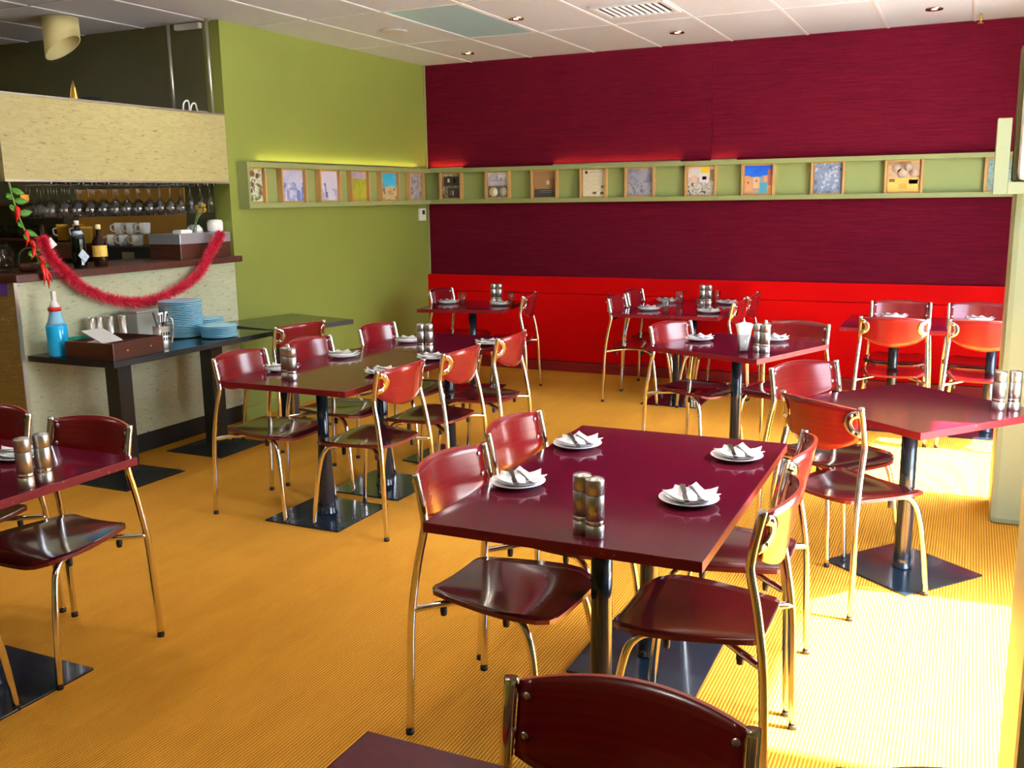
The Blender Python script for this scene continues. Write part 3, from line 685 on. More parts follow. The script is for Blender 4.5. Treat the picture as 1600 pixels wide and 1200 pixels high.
# ------------------------------------------------------------------ tables
TZ = 0.74
def square_base(t, x, y, w, r0, r1, z=TZ, rot=0):
    MB().box((-w/2, -w/2, 0), (w/2, w/2, 0.009), bev=0.0025).build('base_plate', 'black_gloss', t, loc=(x, y, 0), rot=(0, 0, rot))
    MB().lathe([(r1*1.12, 0.009), (r1*1.12, 0.016), (r1, 0.022), (r1, 0.06), (r0, z*0.55), (r0, z-0.034)], 22).build('pole', 'black_gloss', t, loc=(x, y, 0))
    MB().box((-0.15, -0.15, z-0.036), (0.15, 0.15, z-0.030)).build('mounting_plate', 'black_satin', t, loc=(x, y, 0), rot=(0, 0, rot))
def top_mesh(w, d, th=0.030, mats=('table_top', 'table_edge')):
    b = MB(); b.box((-w/2, -d/2, -th), (w/2, d/2, 0), bev=0.0025)
    b.b.normal_update()
    for f in b.b.faces:
        if abs(f.normal.z) < 0.5: f.material_index = 1
    return b
def table(name, label, x, y, rz, w, d, poles, r0=0.033, r1=0.036, pw=0.46, mats=('table_top', 'table_edge'), group=None, z=TZ):
    t = thing(name, label, 'table', (x, y, 0), rz, group)
    top_mesh(w, d).build('tabletop', list(mats), t, loc=(0, 0, z))
    for px, py in poles: square_base(t, px, py, pw, r0, r1, z)
    return t
table('dining_table', 'large burgundy two-pedestal table in front centre with chipped red edge', -0.957, 2.892, 0.007, 0.80, 1.275, [(0, -0.255), (0, 0.250)])
table('dining_table', 'long dark two-pedestal table, near section of the row along the aisle', -3.035, 4.335, -0.01, 0.77, 1.165, [(0.03, -0.30), (0.03, 0.26)], 0.030, 0.048)
table('dining_table', 'square dark table, far section of the row along the aisle', -3.010, 5.315, -0.01, 0.76, 0.775, [(0.05, 0.0)], 0.031, 0.036)
table('dining_table', 'square burgundy table turned like a diamond beside the window', -0.185, 4.39, D(51.5), 0.735, 0.735, [(0, 0)])
table('dining_table', 'turned square burgundy table carrying the glass of napkins', -1.245, 5.84, D(68), 0.775, 0.775, [(0, 0)], 0.034, 0.036)
table('dining_table', 'burgundy table set with four glasses against the red boarding', -2.085, 7.73, 0.0, 0.82, 1.19, [(0, -0.22), (0, 0.28)])
table('dining_table', 'small square burgundy table in the corner by green wall', -3.85, 7.36, D(10), 0.74, 0.74, [(0, 0)])
table('dining_table', 'wide burgundy table with two plates, half behind the pillar', -0.15, 7.24, 0.0, 1.26, 0.74, [(-0.30, 0), (0.32, 0)])
table('dining_table', 'dark red-edged table beside the end of the bar', -3.29, 2.075, 0.0, 1.24, 0.80, [(0.32, -0.05), (-0.30, -0.05)])
table('dining_table', 'closest burgundy table cut off by bottom edge of the photo', -0.27, 0.892, 0.0, 1.23, 0.75, [(-0.28, -0.07), (0.28, -0.07)])
# black side tables by the bar: flat square columns and stepped plates
def side_table(label, x, y, rz, w, d, poles, z):
    t = thing('side_table', label, 'table', (x, y, 0), rz)
    top_mesh(w, d, 0.034).build('tabletop', ['black_top', 'black_satin'], t, loc=(0, 0, z))
    for px, py in poles:
        MB().box((-0.052, -0.052, 0.03), (0.052, 0.052, z-0.040), bev=0.003).build('column', 'black_satin', t, loc=(px, py, 0))
        MB().box((-0.06, -0.06, z-0.045), (0.06, 0.06, z-0.035)).build('mounting_plate', 'trim_metal', t, loc=(px, py, 0))
        b = MB()
        for k in range(12):
            h = 0.235-0.0155*k
            b.box((-h, -h, 0.0030*k), (h, h, 0.0030*(k+1)+0.0004))
        b.build('stepped_base', 'black_satin', t, loc=(px, py, 0))
    return t
ST = 0.78
side_table('long black side table against the stone bar front, holding the plates', -4.565, 4.49, 0.0, 0.68, 1.36, [(0.0, -0.345), (0.0, 0.445)], ST)
side_table('square black table turned beside the green wall, empty', -4.49, 5.63, D(-14), 0.70, 0.70, [(0, 0)], ST)

# ------------------------------------------------------------------ place settings
def plate_mb(r=0.09):
    return MB().lathe([(r*0.5, 0.0), (r*0.62, 0.002), (r*0.97, 0.015), (r, 0.017), (r*0.985, 0.0185), (r*0.62, 0.0055), (r*0.3, 0.005)], 32)
PL_M = plate_mb().mesh('side_plate', 'porcelain')
def napkin_mb():
    b = MB()
    for a, z0, sc_ in ((0.10, 0.0075, 0.066), (0.95, 0.0110, 0.062)):
        rows = []
        ca, sa = math.cos(a), math.sin(a)
        for i in range(7):
            row = []
            for j in range(7):
                u, v = -1+2*i/6, -1+2*j/6
                rr = max(abs(u), abs(v)); cc = abs(u*v)
                z = z0+0.011*max(0, rr-0.45)**1.2+0.006*cc**3*(1 if (u > 0) == (v > 0) else 0.35)+0.0015*math.sin(5*u+3*v)
                x, y = u*sc_, v*sc_
                z += 0.0115*max(0.0, min(1.25, (math.hypot(x, y)-0.046)/0.042))
                row.append((x*ca-y*sa, x*sa+y*ca, z))
            rows.append(row)
        b.sheet(rows, lambda i, j: Vector((0, 0, 0.0018)))
    return b
NP_M = napkin_mb().mesh('napkin', 'napkin')
def knife_mb():
    b = MB()
    b.prism([(-0.095, -0.006), (-0.093, -0.009), (-0.02, -0.006), (-0.005, -0.005), (-0.005, 0.005), (-0.02, 0.006), (-0.093, 0.009), (-0.095, 0.006)], 0.0, 0.005)
    b.prism([(-0.005, -0.004), (0.01, -0.009), (0.085, -0.009), (0.100, -0.002), (0.100, 0.004), (0.08, 0.006), (-0.005, 0.005)], 0.0012, 0.0030)
    return b
KN_M = knife_mb().mesh('knife', 'steel')
def fork_mb():
    b = MB()
    P = [(-0.09, 0, 0.002), (-0.03, 0, 0.004), (0.02, 0, 0.006), (0.045, 0, 0.003), (0.058, 0, 0.002)]
    b.tube(P, [0.0075, 0.0045, 0.0028, 0.006, 0.0105], 8, flat=0.28)
    for k in range(4):
        y = -0.0085+0.0057*k
        b.tube([(0.056, y, 0.002), (0.075, y, 0.0035), (0.092, y*0.95, 0.007)], [0.0020, 0.0017, 0.0010], 5)
    return b
FK_M = fork_mb().mesh('fork', 'steel')
def mob(name, me, loc, rz, label, cat, group, tilt=0):
    o = bpy.data.objects.new(name, me); COL.objects.link(o); o.location = loc; o.rotation_euler = (0, tilt, rz)
    return tag(o, label, cat, group)
SET = [  # x, y, cutlery heading, table z, where
    (-1.255, 2.680, -58, TZ, 'at nearer left place of the front table', 'frontal'),
    (-1.255, 3.200, -58, TZ, 'at farther left place of the front table', 'frontal'),
    (-0.685, 3.250, -70, TZ, 'at farther window side place of the front table', 'frontal'),
    (-0.710, 2.715, -70, TZ, 'at nearer window side place of the front table', 'frontal'),
    (-3.320, 4.120, 40, TZ, 'on long table behind its near mill pair', 'long'),
    (-3.270, 4.620, 30, TZ, 'on long table at middle of bar side', 'long'),
    (-2.760, 4.230, 150, TZ, 'on long table behind the nearest orange chair', 'long'),
    (-2.740, 4.730, 150, TZ, 'on long table at middle of aisle side', 'long'),
    (-3.220, 5.270, 20, TZ, 'on far square table at bar side', 'long'),
    (-2.680, 5.340, 160, TZ, 'on far square table at aisle side', 'long'),
    (-4.100, 7.390, 10, TZ, 'on small corner table at green wall side', 'corner'),
    (-3.610, 7.410, 170, TZ, 'on small corner table at open side', 'corner'),
    (-2.300, 7.440, 0, TZ, 'at near left place of the glass-laid wall table', 'wall'),
    (-2.330, 8.060, 0, TZ, 'at far left place of the glass-laid wall table', 'wall'),
    (-1.810, 7.410, 100, TZ, 'at near window side place of the glass-laid wall table', 'wall'),
    (-1.820, 8.070, 100, TZ, 'at far window side place of the glass-laid wall table', 'wall'),
    (-1.510, 5.945, -60, TZ, 'on turned table before the glossy streaked chair', 'turned'),
    (-1.075, 6.090, -60, TZ, 'on turned table behind the glass of napkins', 'turned'),
    (-0.475, 7.480, 0, TZ, 'on two-plate table farther from the pillar', 'window end'),
    (0.085, 7.490, 0, TZ, 'on two-plate table beside the pillar', 'window end'),
    (-3.060, 2.300, 20, TZ, 'on the table beside the end of the bar', 'bar end'),
]
for x, y, a, z, w, g in SET:
    ar = D(a)
    mob('side_plate', PL_M, (x, y, z), 0, 'white side plate '+w, 'plate', 'side plates of the place settings')
    mob('napkin', NP_M, (x+0.008*math.cos(ar+2), y+0.008*math.sin(ar+2), z+0.001), ar+1.2+random.uniform(-.1, .1), 'folded white paper napkin '+w, 'napkin', 'napkins of the place settings')
    n = Vector((-math.sin(ar), math.cos(ar)))
    mob('knife', KN_M, (x-n.x*0.012, y-n.y*0.012, z+0.0235), ar, 'steel table knife '+w, 'knife', 'knives of the place settings')
    mob('fork', FK_M, (x+n.x*0.022, y+n.y*0.022, z+0.0235), ar+0.12, 'steel fork '+w, 'fork', 'forks of the place settings')

# salt and pepper mills
def mill_parts(t):
    MB().lathe([(0.0245, 0.0), (0.0255, 0.002), (0.0255, 0.036), (0.0245, 0.0365)], 24).build('base', 'satin', t)
    MB().lathe([(0.0248, 0.0365), (0.0248, 0.0505)], 24).build('window_ring', 'chrome', t)
    MB().lathe([(0.0245, 0.0505), (0.0255, 0.051), (0.0255, 0.119), (0.0245, 0.120)], 24).build('body', 'satin', t)
    MB().lathe([(0.0235, 0.120), (0.0235, 0.1215)], 24).build('groove', 'black_satin', t)
    MB().lathe([(0.0245, 0.1215), (0.0256, 0.1225), (0.0256, 0.160), (0.0235, 0.164), (0.015, 0.165), (0.014, 0.167), (0.0, 0.1675)][:-1], 24).build('cap', 'satin', t)
ML = thing('mill', 'x', 'mill', group='salt and pepper mills'); mill_parts(ML); index_kids(ML)
MILLS = [
    (-0.908, 2.350, TZ, 'tall steel mill on the front table, farther from the edge'), (-0.862, 2.325, TZ, 'tall steel mill on the front table, closest to the edge'),
    (-3.140, 3.925, TZ, 'dark steel mill at near end of long table, bar side of pair'), (-3.085, 3.905, TZ, 'bright steel mill at near end of long table, aisle side of pair'),
    (-2.955, 4.975, TZ, 'dark steel mill at seam of the joined tables, bar side of pair'), (-2.905, 4.985, TZ, 'bright steel mill at seam of the joined tables, aisle side of pair'),
    (-3.745, 7.560, TZ, 'steel mill on small corner table, green wall side of pair'), (-3.695, 7.575, TZ, 'steel mill on small corner table, open side of pair'),
    (-1.995, 7.940, TZ, 'steel mill on glass-laid wall table, left of pair'), (-1.943, 7.950, TZ, 'steel mill on glass-laid wall table, window side of pair'),
    (-1.085, 5.620, TZ, 'steel mill on turned table right beside the napkin glass'), (-1.035, 5.600, TZ, 'sunlit steel mill on turned table, outer of pair'),
    (0.145, 4.415, TZ, 'glaring steel mill on diamond-turned window table, inner of pair'), (0.203, 4.440, TZ, 'glaring steel mill on diamond-turned window table, closest to window'),
    (-2.712, 2.050, TZ, 'steel mill on the bar end table, closer to its red edge'), (-2.708, 2.118, TZ, 'steel mill on the bar end table, closer to the chair'),
]
for i, (x, y, z, lb) in enumerate(MILLS):
    place_copy(ML, i > 0, (x, y, z), 0, lb, 'salt and pepper mills')
# tumblers
def tumbler_mb(r=0.036, h=0.105):
    return MB().lathe([(r*0.80, 0), (r, h), (r*0.93, h), (r*0.72, 0.010)], 20)
TG_M = tumbler_mb().mesh('tumbler', 'glass')
for x, y, w in [(-3.930, 7.330, 'beside the left plate of the small corner table'), (-3.575, 7.560, 'behind the open side plate of the small corner table'),
                (-2.140, 7.360, 'at near left place of the glass-laid wall table'), (-2.200, 7.980, 'at far left place of the glass-laid wall table'),
                (-1.905, 7.500, 'at near window side place of the glass-laid wall table'), (-1.925, 8.130, 'at far window side place of the glass-laid wall table')]:
    mob('tumbler', TG_M, (x, y, TZ), 0, 'clear glass tumbler '+w, 'glass', 'water tumblers')
NX, NY = -1.150, 5.545
mob('napkin_glass', tumbler_mb(0.040, 0.11).mesh('napkin_glass', 'glass'), (NX, NY, TZ), 0, 'clear glass tumbler holding paper napkins on the turned table', 'glass', None)
for k in range(4):
    b = MB(); a = 0.5+k*0.5; rows = []
    for i in range(5):
        row = []
        for j in range(5):
            s_ = (-1+2*j/4)*(0.020+0.030*(i/4)); zz = 0.014+0.165*(i/4)-(0.012*abs(-1+2*j/4) if i == 4 else 0)
            off = (k-1.5)*0.010*(0.6+0.9*i/4)+0.006*math.sin(3*i+j+k)
            row.append((s_*math.cos(a*0.2+0.3)-off*math.sin(0.3), s_*math.sin(a*0.2+0.3)+off*math.cos(0.3), zz))
        rows.append(row)
    b.sheet(rows, lambda i, j: Vector((0.001, 0.0018, 0)))
    tag(b.build('paper_napkin', 'napkin', loc=(NX, NY, TZ)), 'white paper napkin standing in the glass on turned table, %s from the front' % ORD[k], 'napkin', 'napkins standing in the glass')

# ------------------------------------------------------------------ bar
bar = thing('bar_counter', 'bar with cream stone mosaic front, dark top and black plinth', 'bar', (0, 0, 0))
YA = 3.80
MB().box((XL-0.10, YA, 0.13), (XL, YBAR-0.002, 1.205)).build('front_panel', 'stone', bar)
MB().box((-6.3, YA-0.02, 0.13), (XL-0.002, YA, 1.205)).build('end_panel', 'stone_brown', bar, label='brown stone mosaic end panel')
MB().box((XL-0.006, YA-0.022, 0.13), (XL+0.003, YA+0.004, 1.205)).build('corner_strip', 'trim_metal', bar)
MB().box((XL-0.09, YA+0.03, 0.0), (XL-0.012, YBAR-0.002, 0.13)).box((-6.28, YA+0.03, 0.0), (XL-0.09, YA+0.09, 0.13)).build('plinth', 'black_satin', bar)
MB().box((-5.46, YA-0.03, 1.205), (XL+0.045, YBAR-0.002, 1.250), bev=0.004).box((XL+0.002, YBAR-0.004, 1.205), (XL+0.045, YBAR+0.035, 1.250), bev=0.004).build('countertop', 'dark_wood', bar)
MB().box((-6.30, YA-0.03, 1.205), (-5.465, YA+0.35, 1.250), bev=0.004).build('countertop', 'black_satin', bar)
MB().box((-6.3, YA-0.024, 1.13), (XL-0.05, YA-0.02, 1.20)).build('ribbon', 'purple', bar, label='purple ribbon band under the top')
# raised box at the end of the counter
t = thing('counter_box', 'dark wood box with brushed metal tray top on the bar end', 'box', (-5.07, 5.365, 1.25))
MB().box((-0.15, -0.245, 0), (0.13, 0.255, 0.105), bev=0.003).build('body', 'dark_wood', t)
MB().box((-0.155, -0.250, 0.105), (0.135, 0.260, 0.175), bev=0.003).build('tray', 'metal_tray', t)
CT = 1.25+0.175
def lathe_thing(name, label, cat, loc, prof, m, seg=22, group=None, parts=()):
    t = thing(name, label, cat, loc, 0, group)
    MB().lathe(prof, seg).build('body', m, t)
    for nm, pr, mm in parts: MB().lathe(pr, seg).build(nm, mm, t)
    return t
t = thing('canister', 'white round canister with domed lid on the metal tray', 'canister', (-5.02, 5.565, CT))
MB().lathe([(0.045, 0), (0.056, 0.01), (0.057, 0.070), (0.050, 0.072)], 24).build('body', 'porcelain', t)
MB().lathe([(0.054, 0.072), (0.050, 0.084), (0.020, 0.090)], 24).build('lid', 'porcelain', t)
lathe_thing('bowl', 'white bowl turned upside down behind the flower glass', 'bowl', (-5.12, 5.46, CT), [(0.060, 0), (0.057, 0.025), (0.035, 0.052), (0.018, 0.056)], 'porcelain')
t = thing('sugar_dish', 'low white rectangular dish on the metal tray', 'dish', (-5.04, 5.255, CT))
MB().box((-0.04, -0.055, 0), (0.04, 0.055, 0.022), bev=0.004).build('body', 'porcelain', t)
MB().box((-0.032, -0.047, 0.0215), (0.032, 0.047, 0.026)).build('filling', 'napkin', t)
t = thing('flower_glass', 'small glass with dried yellow flowers on the metal tray', 'vase', (-5.05, 5.375, CT))
MB().lathe([(0.022, 0), (0.028, 0.06), (0.026, 0.06), (0.020, 0.006)], 16).build('glass', 'glass', t)
for k in range(5):
    a = k*1.25; tip = (0.02*math.cos(a), 0.085+0.022*math.sin(a), 0.165+0.018*math.cos(2*a))
    st = MB().tube(smooth_path([(0.004*math.cos(a), 0.004*math.sin(a), 0.008), (0.01*math.cos(a), 0.035, 0.09), tip], 4), 0.0022, 6).build('stalk', 'stem', t)
    MB().sphere((tip[0], tip[1], tip[2]+0.008), 0.024, u=9, v=6, sc=(1, 1, 0.8)).build('flower', 'flower', st)
# cup machine with cups
t = thing('cup_warmer', 'black box machine carrying white cups behind the bar', 'machine', (-5.62, 5.42, 0.95))
MB().box((-0.27, -0.16, 0.0), (0.30, 0.16, 0.38), bev=0.006).build('body', 'black_satin', t)
MB().box((-0.02, -0.164, 0.20), (0.10, -0.158, 0.34)).build('front_plate', 'satin', t)
MB().box((-0.01, -0.20, 0.25), (0.06, -0.164, 0.265)).build('lever', 'gold', t)
CUPS = [(-5.80, 5.33, 1.33, 'white cup on the lower row, farthest from the tray'), (-5.68, 5.33, 1.33, 'white cup on the lower row, in the middle'), (-5.55, 5.33, 1.33, 'white cup on the lower row, beside the tray'),
        (-5.74, 5.35, 1.417, 'tall white cup stacked on top, farthest from the tray'), (-5.62, 5.35, 1.417, 'tall white cup stacked on top, in the middle'), (-5.49, 5.35, 1.417, 'tall white cup stacked on top, beside the tray')]
CU = thing('cup', 'x', 'cup', group='white cups on the black machine')
MB().lathe([(0.030, 0), (0.038, 0.012), (0.042, 0.082), (0.039, 0.082), (0.034, 0.014)], 20).build('body', 'porcelain', CU)
MB().tube(smooth_path([(-0.038, 0, 0.068), (-0.068, 0, 0.062), (-0.066, 0, 0.028), (-0.036, 0, 0.018)], 4), 0.005, 6).build('handle', 'porcelain', CU)
index_kids(CU)
for i, (x, y, z, lb) in enumerate(CUPS): place_copy(CU, i > 0, (x, y, z+0.0), 0.4, lb, 'white cups on the black machine')
# espresso machine with amber mugs
t = thing('coffee_machine', 'black coffee machine with round gauge behind the bar', 'coffee machine', (-6.22, 5.36, 0.95))
MB().box((-0.22, -0.20, 0.0), (0.22, 0.20, 0.10), bev=0.008).build('drip_tray', 'black_satin', t)
MB().box((-0.22, 0.02, 0.10), (0.22, 0.20, 0.30), bev=0.008).build('rear_body', 'black_satin', t)
MB().box((-0.23, -0.20, 0.29), (0.23, 0.20, 0.40), bev=0.012).build('head', 'dark_wood', t)
MB().lathe([(0.022, 0), (0.022, 0.008)], 16, (-0.02, -0.208, 0.335), axis='Y').build('gauge', 'satin', t)
for s in (-0.1, 0.1):
    MB().lathe([(0.030, 0.25), (0.030, 0.292)], 14, (s, -0.10, 0)).build('brew_head', 'satin', t)
    MB().tube([(s, -0.12, 0.265), (s, -0.24, 0.255)], 0.010, 8).build('filter_handle', 'black_satin', t)
MG = [(-6.02, 5.30, 1.35, 'amber mug standing alone on the coffee machine'), (-6.52, 5.50, 1.36, 'amber mug behind the yellow-labelled bottle, farther one'), (-6.36, 5.52, 1.36, 'amber mug beside the yellow-labelled bottle')]
MU = thing('mug', 'x', 'mug', group='amber mugs behind the bar')
MB().lathe([(0.040, 0), (0.042, 0.10), (0.045, 0.102), (0.045, 0.125), (0.041, 0.125), (0.038, 0.008)], 20).build('body', 'amber', MU)
MB().tube(smooth_path([(-0.040, 0, 0.095), (-0.070, 0, 0.088), (-0.068, 0, 0.05), (-0.040, 0, 0.038)], 4), 0.006, 6).build('handle', 'porcelain', MU)
index_kids(MU)
for i, (x, y, z, lb) in enumerate(MG): place_copy(MU, i > 0, (x, y, z), 0.5, lb, 'amber mugs behind the bar')
# back counter and shelves
t = thing('back_counter', 'dark counter along the rear wall behind the bar', 'counter', (-6.9, 5.42, 0))
MB().box((-1.2, -0.20, 0), (1.40, 0.21, 0.92)).build('body', 'black_satin', t)
MB().box((-1.22, -0.23, 0.92), (1.40, 0.21, 0.95), bev=0.003).build('top', 'dark_wood', t)
t = thing('wall_panel', 'mustard coloured splash panel on the rear bar wall', 'panel', (-5.85, YBAR, 0.95))
MB().box((-0.62, -0.012, 0.0), (0.50, 0, 0.80), bev=0.003).build('board', 'mustard', t)
t = thing('bar_shelf', 'dark rear wall shelf with glassware behind the chilli garland', 'shelf', (-7.2, 5.50, 1.36))
MB().box((-0.62, -0.13, 0), (0.60, 0.13, 0.02)).build('board', 'dark_wood', t)
for s in (-0.5, 0.5): MB().box((s-0.01, 0.02, -0.10), (s+0.01, 0.13, 0)).build('bracket', 'black_satin', t)
SG_M = MB().lathe([(0.028, 0), (0.034, 0.10), (0.031, 0.10), (0.026, 0.006)], 14).mesh('shelf_glass', 'glass')
for k in range(9):
    mob('shelf_glass', SG_M, (-7.74+0.13*k, 5.47+0.03*(k % 2), 1.38), 0, 'small clear glass on the dark rear shelf, %s from its left end' % ORD[k], 'glass', 'glasses on the rear shelf')
tag(MB().lathe([(0.024, 0), (0.030, 0.03), (0.029, 0.062), (0.026, 0.062), (0.025, 0.008)], 16).build('candle_holder', 'amber_glow', loc=(-6.66, 5.30, 1.655)), 'glowing amber candle glass on a dark upper shelf', 'candle')
t = thing('upper_shelf', 'narrow dark upper shelf holding the amber candle glass', 'shelf', (-6.95, 5.42, 1.635))
MB().box((-0.50, -0.20, 0), (0.30, 0.21, 0.02)).build('board', 'dark_wood', t)
# bottles on the bar
t = thing('bottle', 'dark bottle with a tilted white neck tag on the bar', 'bottle', (-5.06, 4.12, 1.25))
MB().lathe([(0.038, 0), (0.040, 0.01), (0.040, 0.15), (0.016, 0.21), (0.014, 0.27)], 20).build('glass', 'dark_glass', t)
MB().lathe([(0.0405, 0.03), (0.0405, 0.09)], 20, cap=False).build('label', 'label_blue', t)
MB().box((-0.002, -0.035, -0.028), (0.002, 0.035, 0.028), mat=Matrix.Translation((0.043, 0.010, 0.155)) @ Matrix.Rotation(0.5, 4, 'X') @ Matrix.Rotation(-0.35, 4, 'Y')).build('tag', 'napkin', t)
t = thing('bottle', 'tall dark green bottle with blue label and white foil cap on bar', 'bottle', (-4.99, 4.315, 1.25))
MB().lathe([(0.036, 0), (0.040, 0.008), (0.041, 0.17), (0.036, 0.205), (0.014, 0.245), (0.013, 0.275)], 22).build('glass', 'black_glass', t)
MB().lathe([(0.014, 0.262), (0.015, 0.288), (0.010, 0.290)], 16).build('cap', 'napkin', t)
MB().box((-0.001, -0.026, -0.034), (0.001, 0.026, 0.034), bev=0.0005, mat=Matrix.Translation((0.043, -0.005, 0.075)) @ Matrix.Rotation(0.78, 4, 'X')).build('label', 'label_blue', t)
b = MB().lathe([(0.0418, 0.02), (0.0418, 0.13)], 22, cap=False); b.build('lower_band', 'green_glass', t)
MB().lathe([(0.0395, 0.175), (0.0360, 0.205), (0.024, 0.228)], 20, cap=False).build('neck_label', 'label_blue', t)
t = thing('bottle', 'round-bellied brown bottle with wide yellow label on bar', 'bottle', (-4.98, 4.465, 1.25))
MB().lathe([(0.036, 0), (0.041, 0.008), (0.041, 0.045), (0.044, 0.055), (0.044, 0.14), (0.036, 0.165), (0.016, 0.19), (0.014, 0.235)], 22).build('glass', 'dark_glass', t)
MB().lathe([(0.0448, 0.062), (0.0448, 0.132)], 22, cap=False).build('label', 'label_yellow', t)
MB().lathe([(0.016, 0.232), (0.017, 0.258), (0.012, 0.262)], 14).build('cap', 'cream', t)
t = thing('glass_jar', 'large green tinted glass jar with lid at bar corner', 'jar', (-5.22, 3.90, 1.25))
MB().lathe([(0.08, 0), (0.105, 0.02), (0.110, 0.11), (0.085, 0.155), (0.080, 0.155), (0.100, 0.11), (0.095, 0.02)], 24).build('body', 'glass', t)
MB().lathe([(0.078, 0.158), (0.080, 0.168), (0.030, 0.176), (0.014, 0.195)], 20).build('lid', 'green_glass', t)
t = thing('wire_basket', 'dark handled basket on the bar under the chilli garland', 'basket', (-5.02, 3.98, 1.25))
MB().lathe([(0.05, 0), (0.075, 0.05), (0.071, 0.05), (0.046, 0.006)], 18).build('bowl', 'dark_wood', t)
MB().tube(smooth_path([(0, -0.072, 0.048), (0, -0.060, 0.11), (0, 0, 0.14), (0, 0.060, 0.11), (0, 0.072, 0.048)], 5), 0.005, 7).build('handle', 'black_satin', t)

# ------------------------------------------------------------------ stone canopy above the bar with hanging glasses
can = thing('bar_canopy', 'suspended cream stone clad canopy over the bar', 'canopy', (0, 0, 0))
CZ0, CZ1, CX = 1.77, 2.26, -5.36
MB().box((XL-0.03, YA, CZ0+0.012), (XL, YBAR-0.003, CZ1-0.012)).build('front_panel', 'stone_canopy', can)
MB().box((CX, YA, CZ0+0.012), (XL-0.03, YA+0.03, CZ1-0.012)).build('end_panel', 'stone_brown', can)
MB().box((CX-0.02, YA, CZ0+0.012), (CX, YBAR-0.003, CZ1-0.012)).build('rear_panel', 'dark_olive', can)
MB().box((CX, YA+0.03, CZ0+0.03), (XL-0.03, YBAR-0.003, CZ0+0.045)).build('bottom_board', 'black_satin', can)
MB().box((CX, YA+0.03, CZ1-0.06), (XL-0.03, YBAR-0.003, CZ1-0.045)).build('top_board', 'dark_olive', can)
MB().box((XL-0.034, YA-0.003, CZ0), (XL+0.006, YBAR-0.003, CZ0+0.012)).build('lower_trim', 'trim_metal', can)
MB().box((XL-0.034, YA-0.003, CZ1-0.012), (XL+0.006, YBAR-0.003, CZ1)).build('upper_trim', 'trim_metal', can)
for x, y in ((-5.31, 5.55), (-4.955, 5.55), (-4.945, 3.835), (-5.31, 3.85)):
    MB().tube([(x, y, CZ1-0.05), (x, y, H)], 0.013, 10).build('hanging_rod', 'trim_metal', can)
rack = thing('glass_rack', 'row of slim metal rails under the canopy for hanging glasses', 'rack', (0, 0, 0))
slots = [4.13+0.0975*k for k in range(15)]
for y in slots:
    for s in (-0.017, 0.017):
        MB().box((CX+0.03, y+s-0.005, CZ0-0.012), (XL-0.006, y+s+0.005, CZ0+0.030)).build('rail', 'chrome', rack)
WG_M = MB().lathe([(0.034, 0.0), (0.006, -0.006), (0.0035, -0.03), (0.0035, -0.085), (0.012, -0.095), (0.036, -0.125), (0.040, -0.155), (0.034, -0.200), (0.0325, -0.200), (0.038, -0.155), (0.033, -0.125), (0.004, -0.098)], 14).mesh('wine_glass', 'glass')
FL_M = MB().lathe([(0.030, 0.0), (0.006, -0.006), (0.0035, -0.03), (0.0035, -0.06), (0.014, -0.075), (0.024, -0.12), (0.022, -0.19), (0.0205, -0.19), (0.022, -0.12), (0.004, -0.078)], 14).mesh('champagne_flute', 'glass')
for i, y in enumerate(slots):
    for k in range(4):
        if i < 12:
            mob('wine_glass', WG_M, (-4.985-0.092*k, y, CZ0-0.012), 0, 'hanging wine glass in %s row of the canopy rack, %s slot from the stone corner' % (('front', 'second', 'third', 'rear')[k], ORD[i]), 'wine glass', 'wine glasses hanging under the canopy')
        elif k < 2:
            mob('champagne_flute', FL_M, (-4.985-0.092*k, y, CZ0-0.012), 0, 'hanging champagne flute in %s row of canopy rack, %s from the green wall' % (('front', 'second')[k], ORD[14-i]), 'flute', 'champagne flutes under the canopy')
# odds and ends on top of the canopy
TOPZ = CZ1-0.045
t = thing('gold_ornament', 'gold pointed cone ornament standing on the canopy', 'ornament', (-5.08, 4.47, TOPZ))
MB().lathe([(0.035, 0), (0.032, 0.03), (0.016, 0.12), (0.003, 0.17)], 14).build('cone', 'gold', t)
MB().lathe([(0.040, 0.05), (0.040, 0.058), (0.028, 0.062)], 14).build('ring', 'gold', t)
t = thing('hat', 'dark round domed hat lying on the canopy by the cone', 'hat', (-5.16, 4.68, TOPZ))
MB().lathe([(0.15, 0), (0.15, 0.012), (0.10, 0.02), (0.085, 0.085), (0.03, 0.10)], 24).build('dome', 'black_satin', t)
t = thing('cable', 'white looped cable with plug lying on top of canopy', 'cable', (-5.05, 5.42, TOPZ))
MB().tube(smooth_path([(0, -0.06, 0.005), (0, -0.05, 0.10), (0.01, -0.02, 0.125), (0, 0.005, 0.09), (0, 0.0, 0.02), (0, 0.03, 0.10), (0.01, 0.055, 0.11), (0, 0.08, 0.07), (0, 0.10, 0.05)], 5), 0.006, 7).build('cord', 'white', t)
MB().box((-0.02, 0.09, 0.03), (0.02, 0.17, 0.065), bev=0.006).build('plug', 'white', t)
t = thing('power_strip', 'short white power strip fixed where bar wall meets ceiling', 'power strip', (-5.17, YBAR, H-0.045))
MB().box((-0.13, -0.04, 0), (0.10, -0.002, 0.040), bev=0.005).build('body', 'white', t)

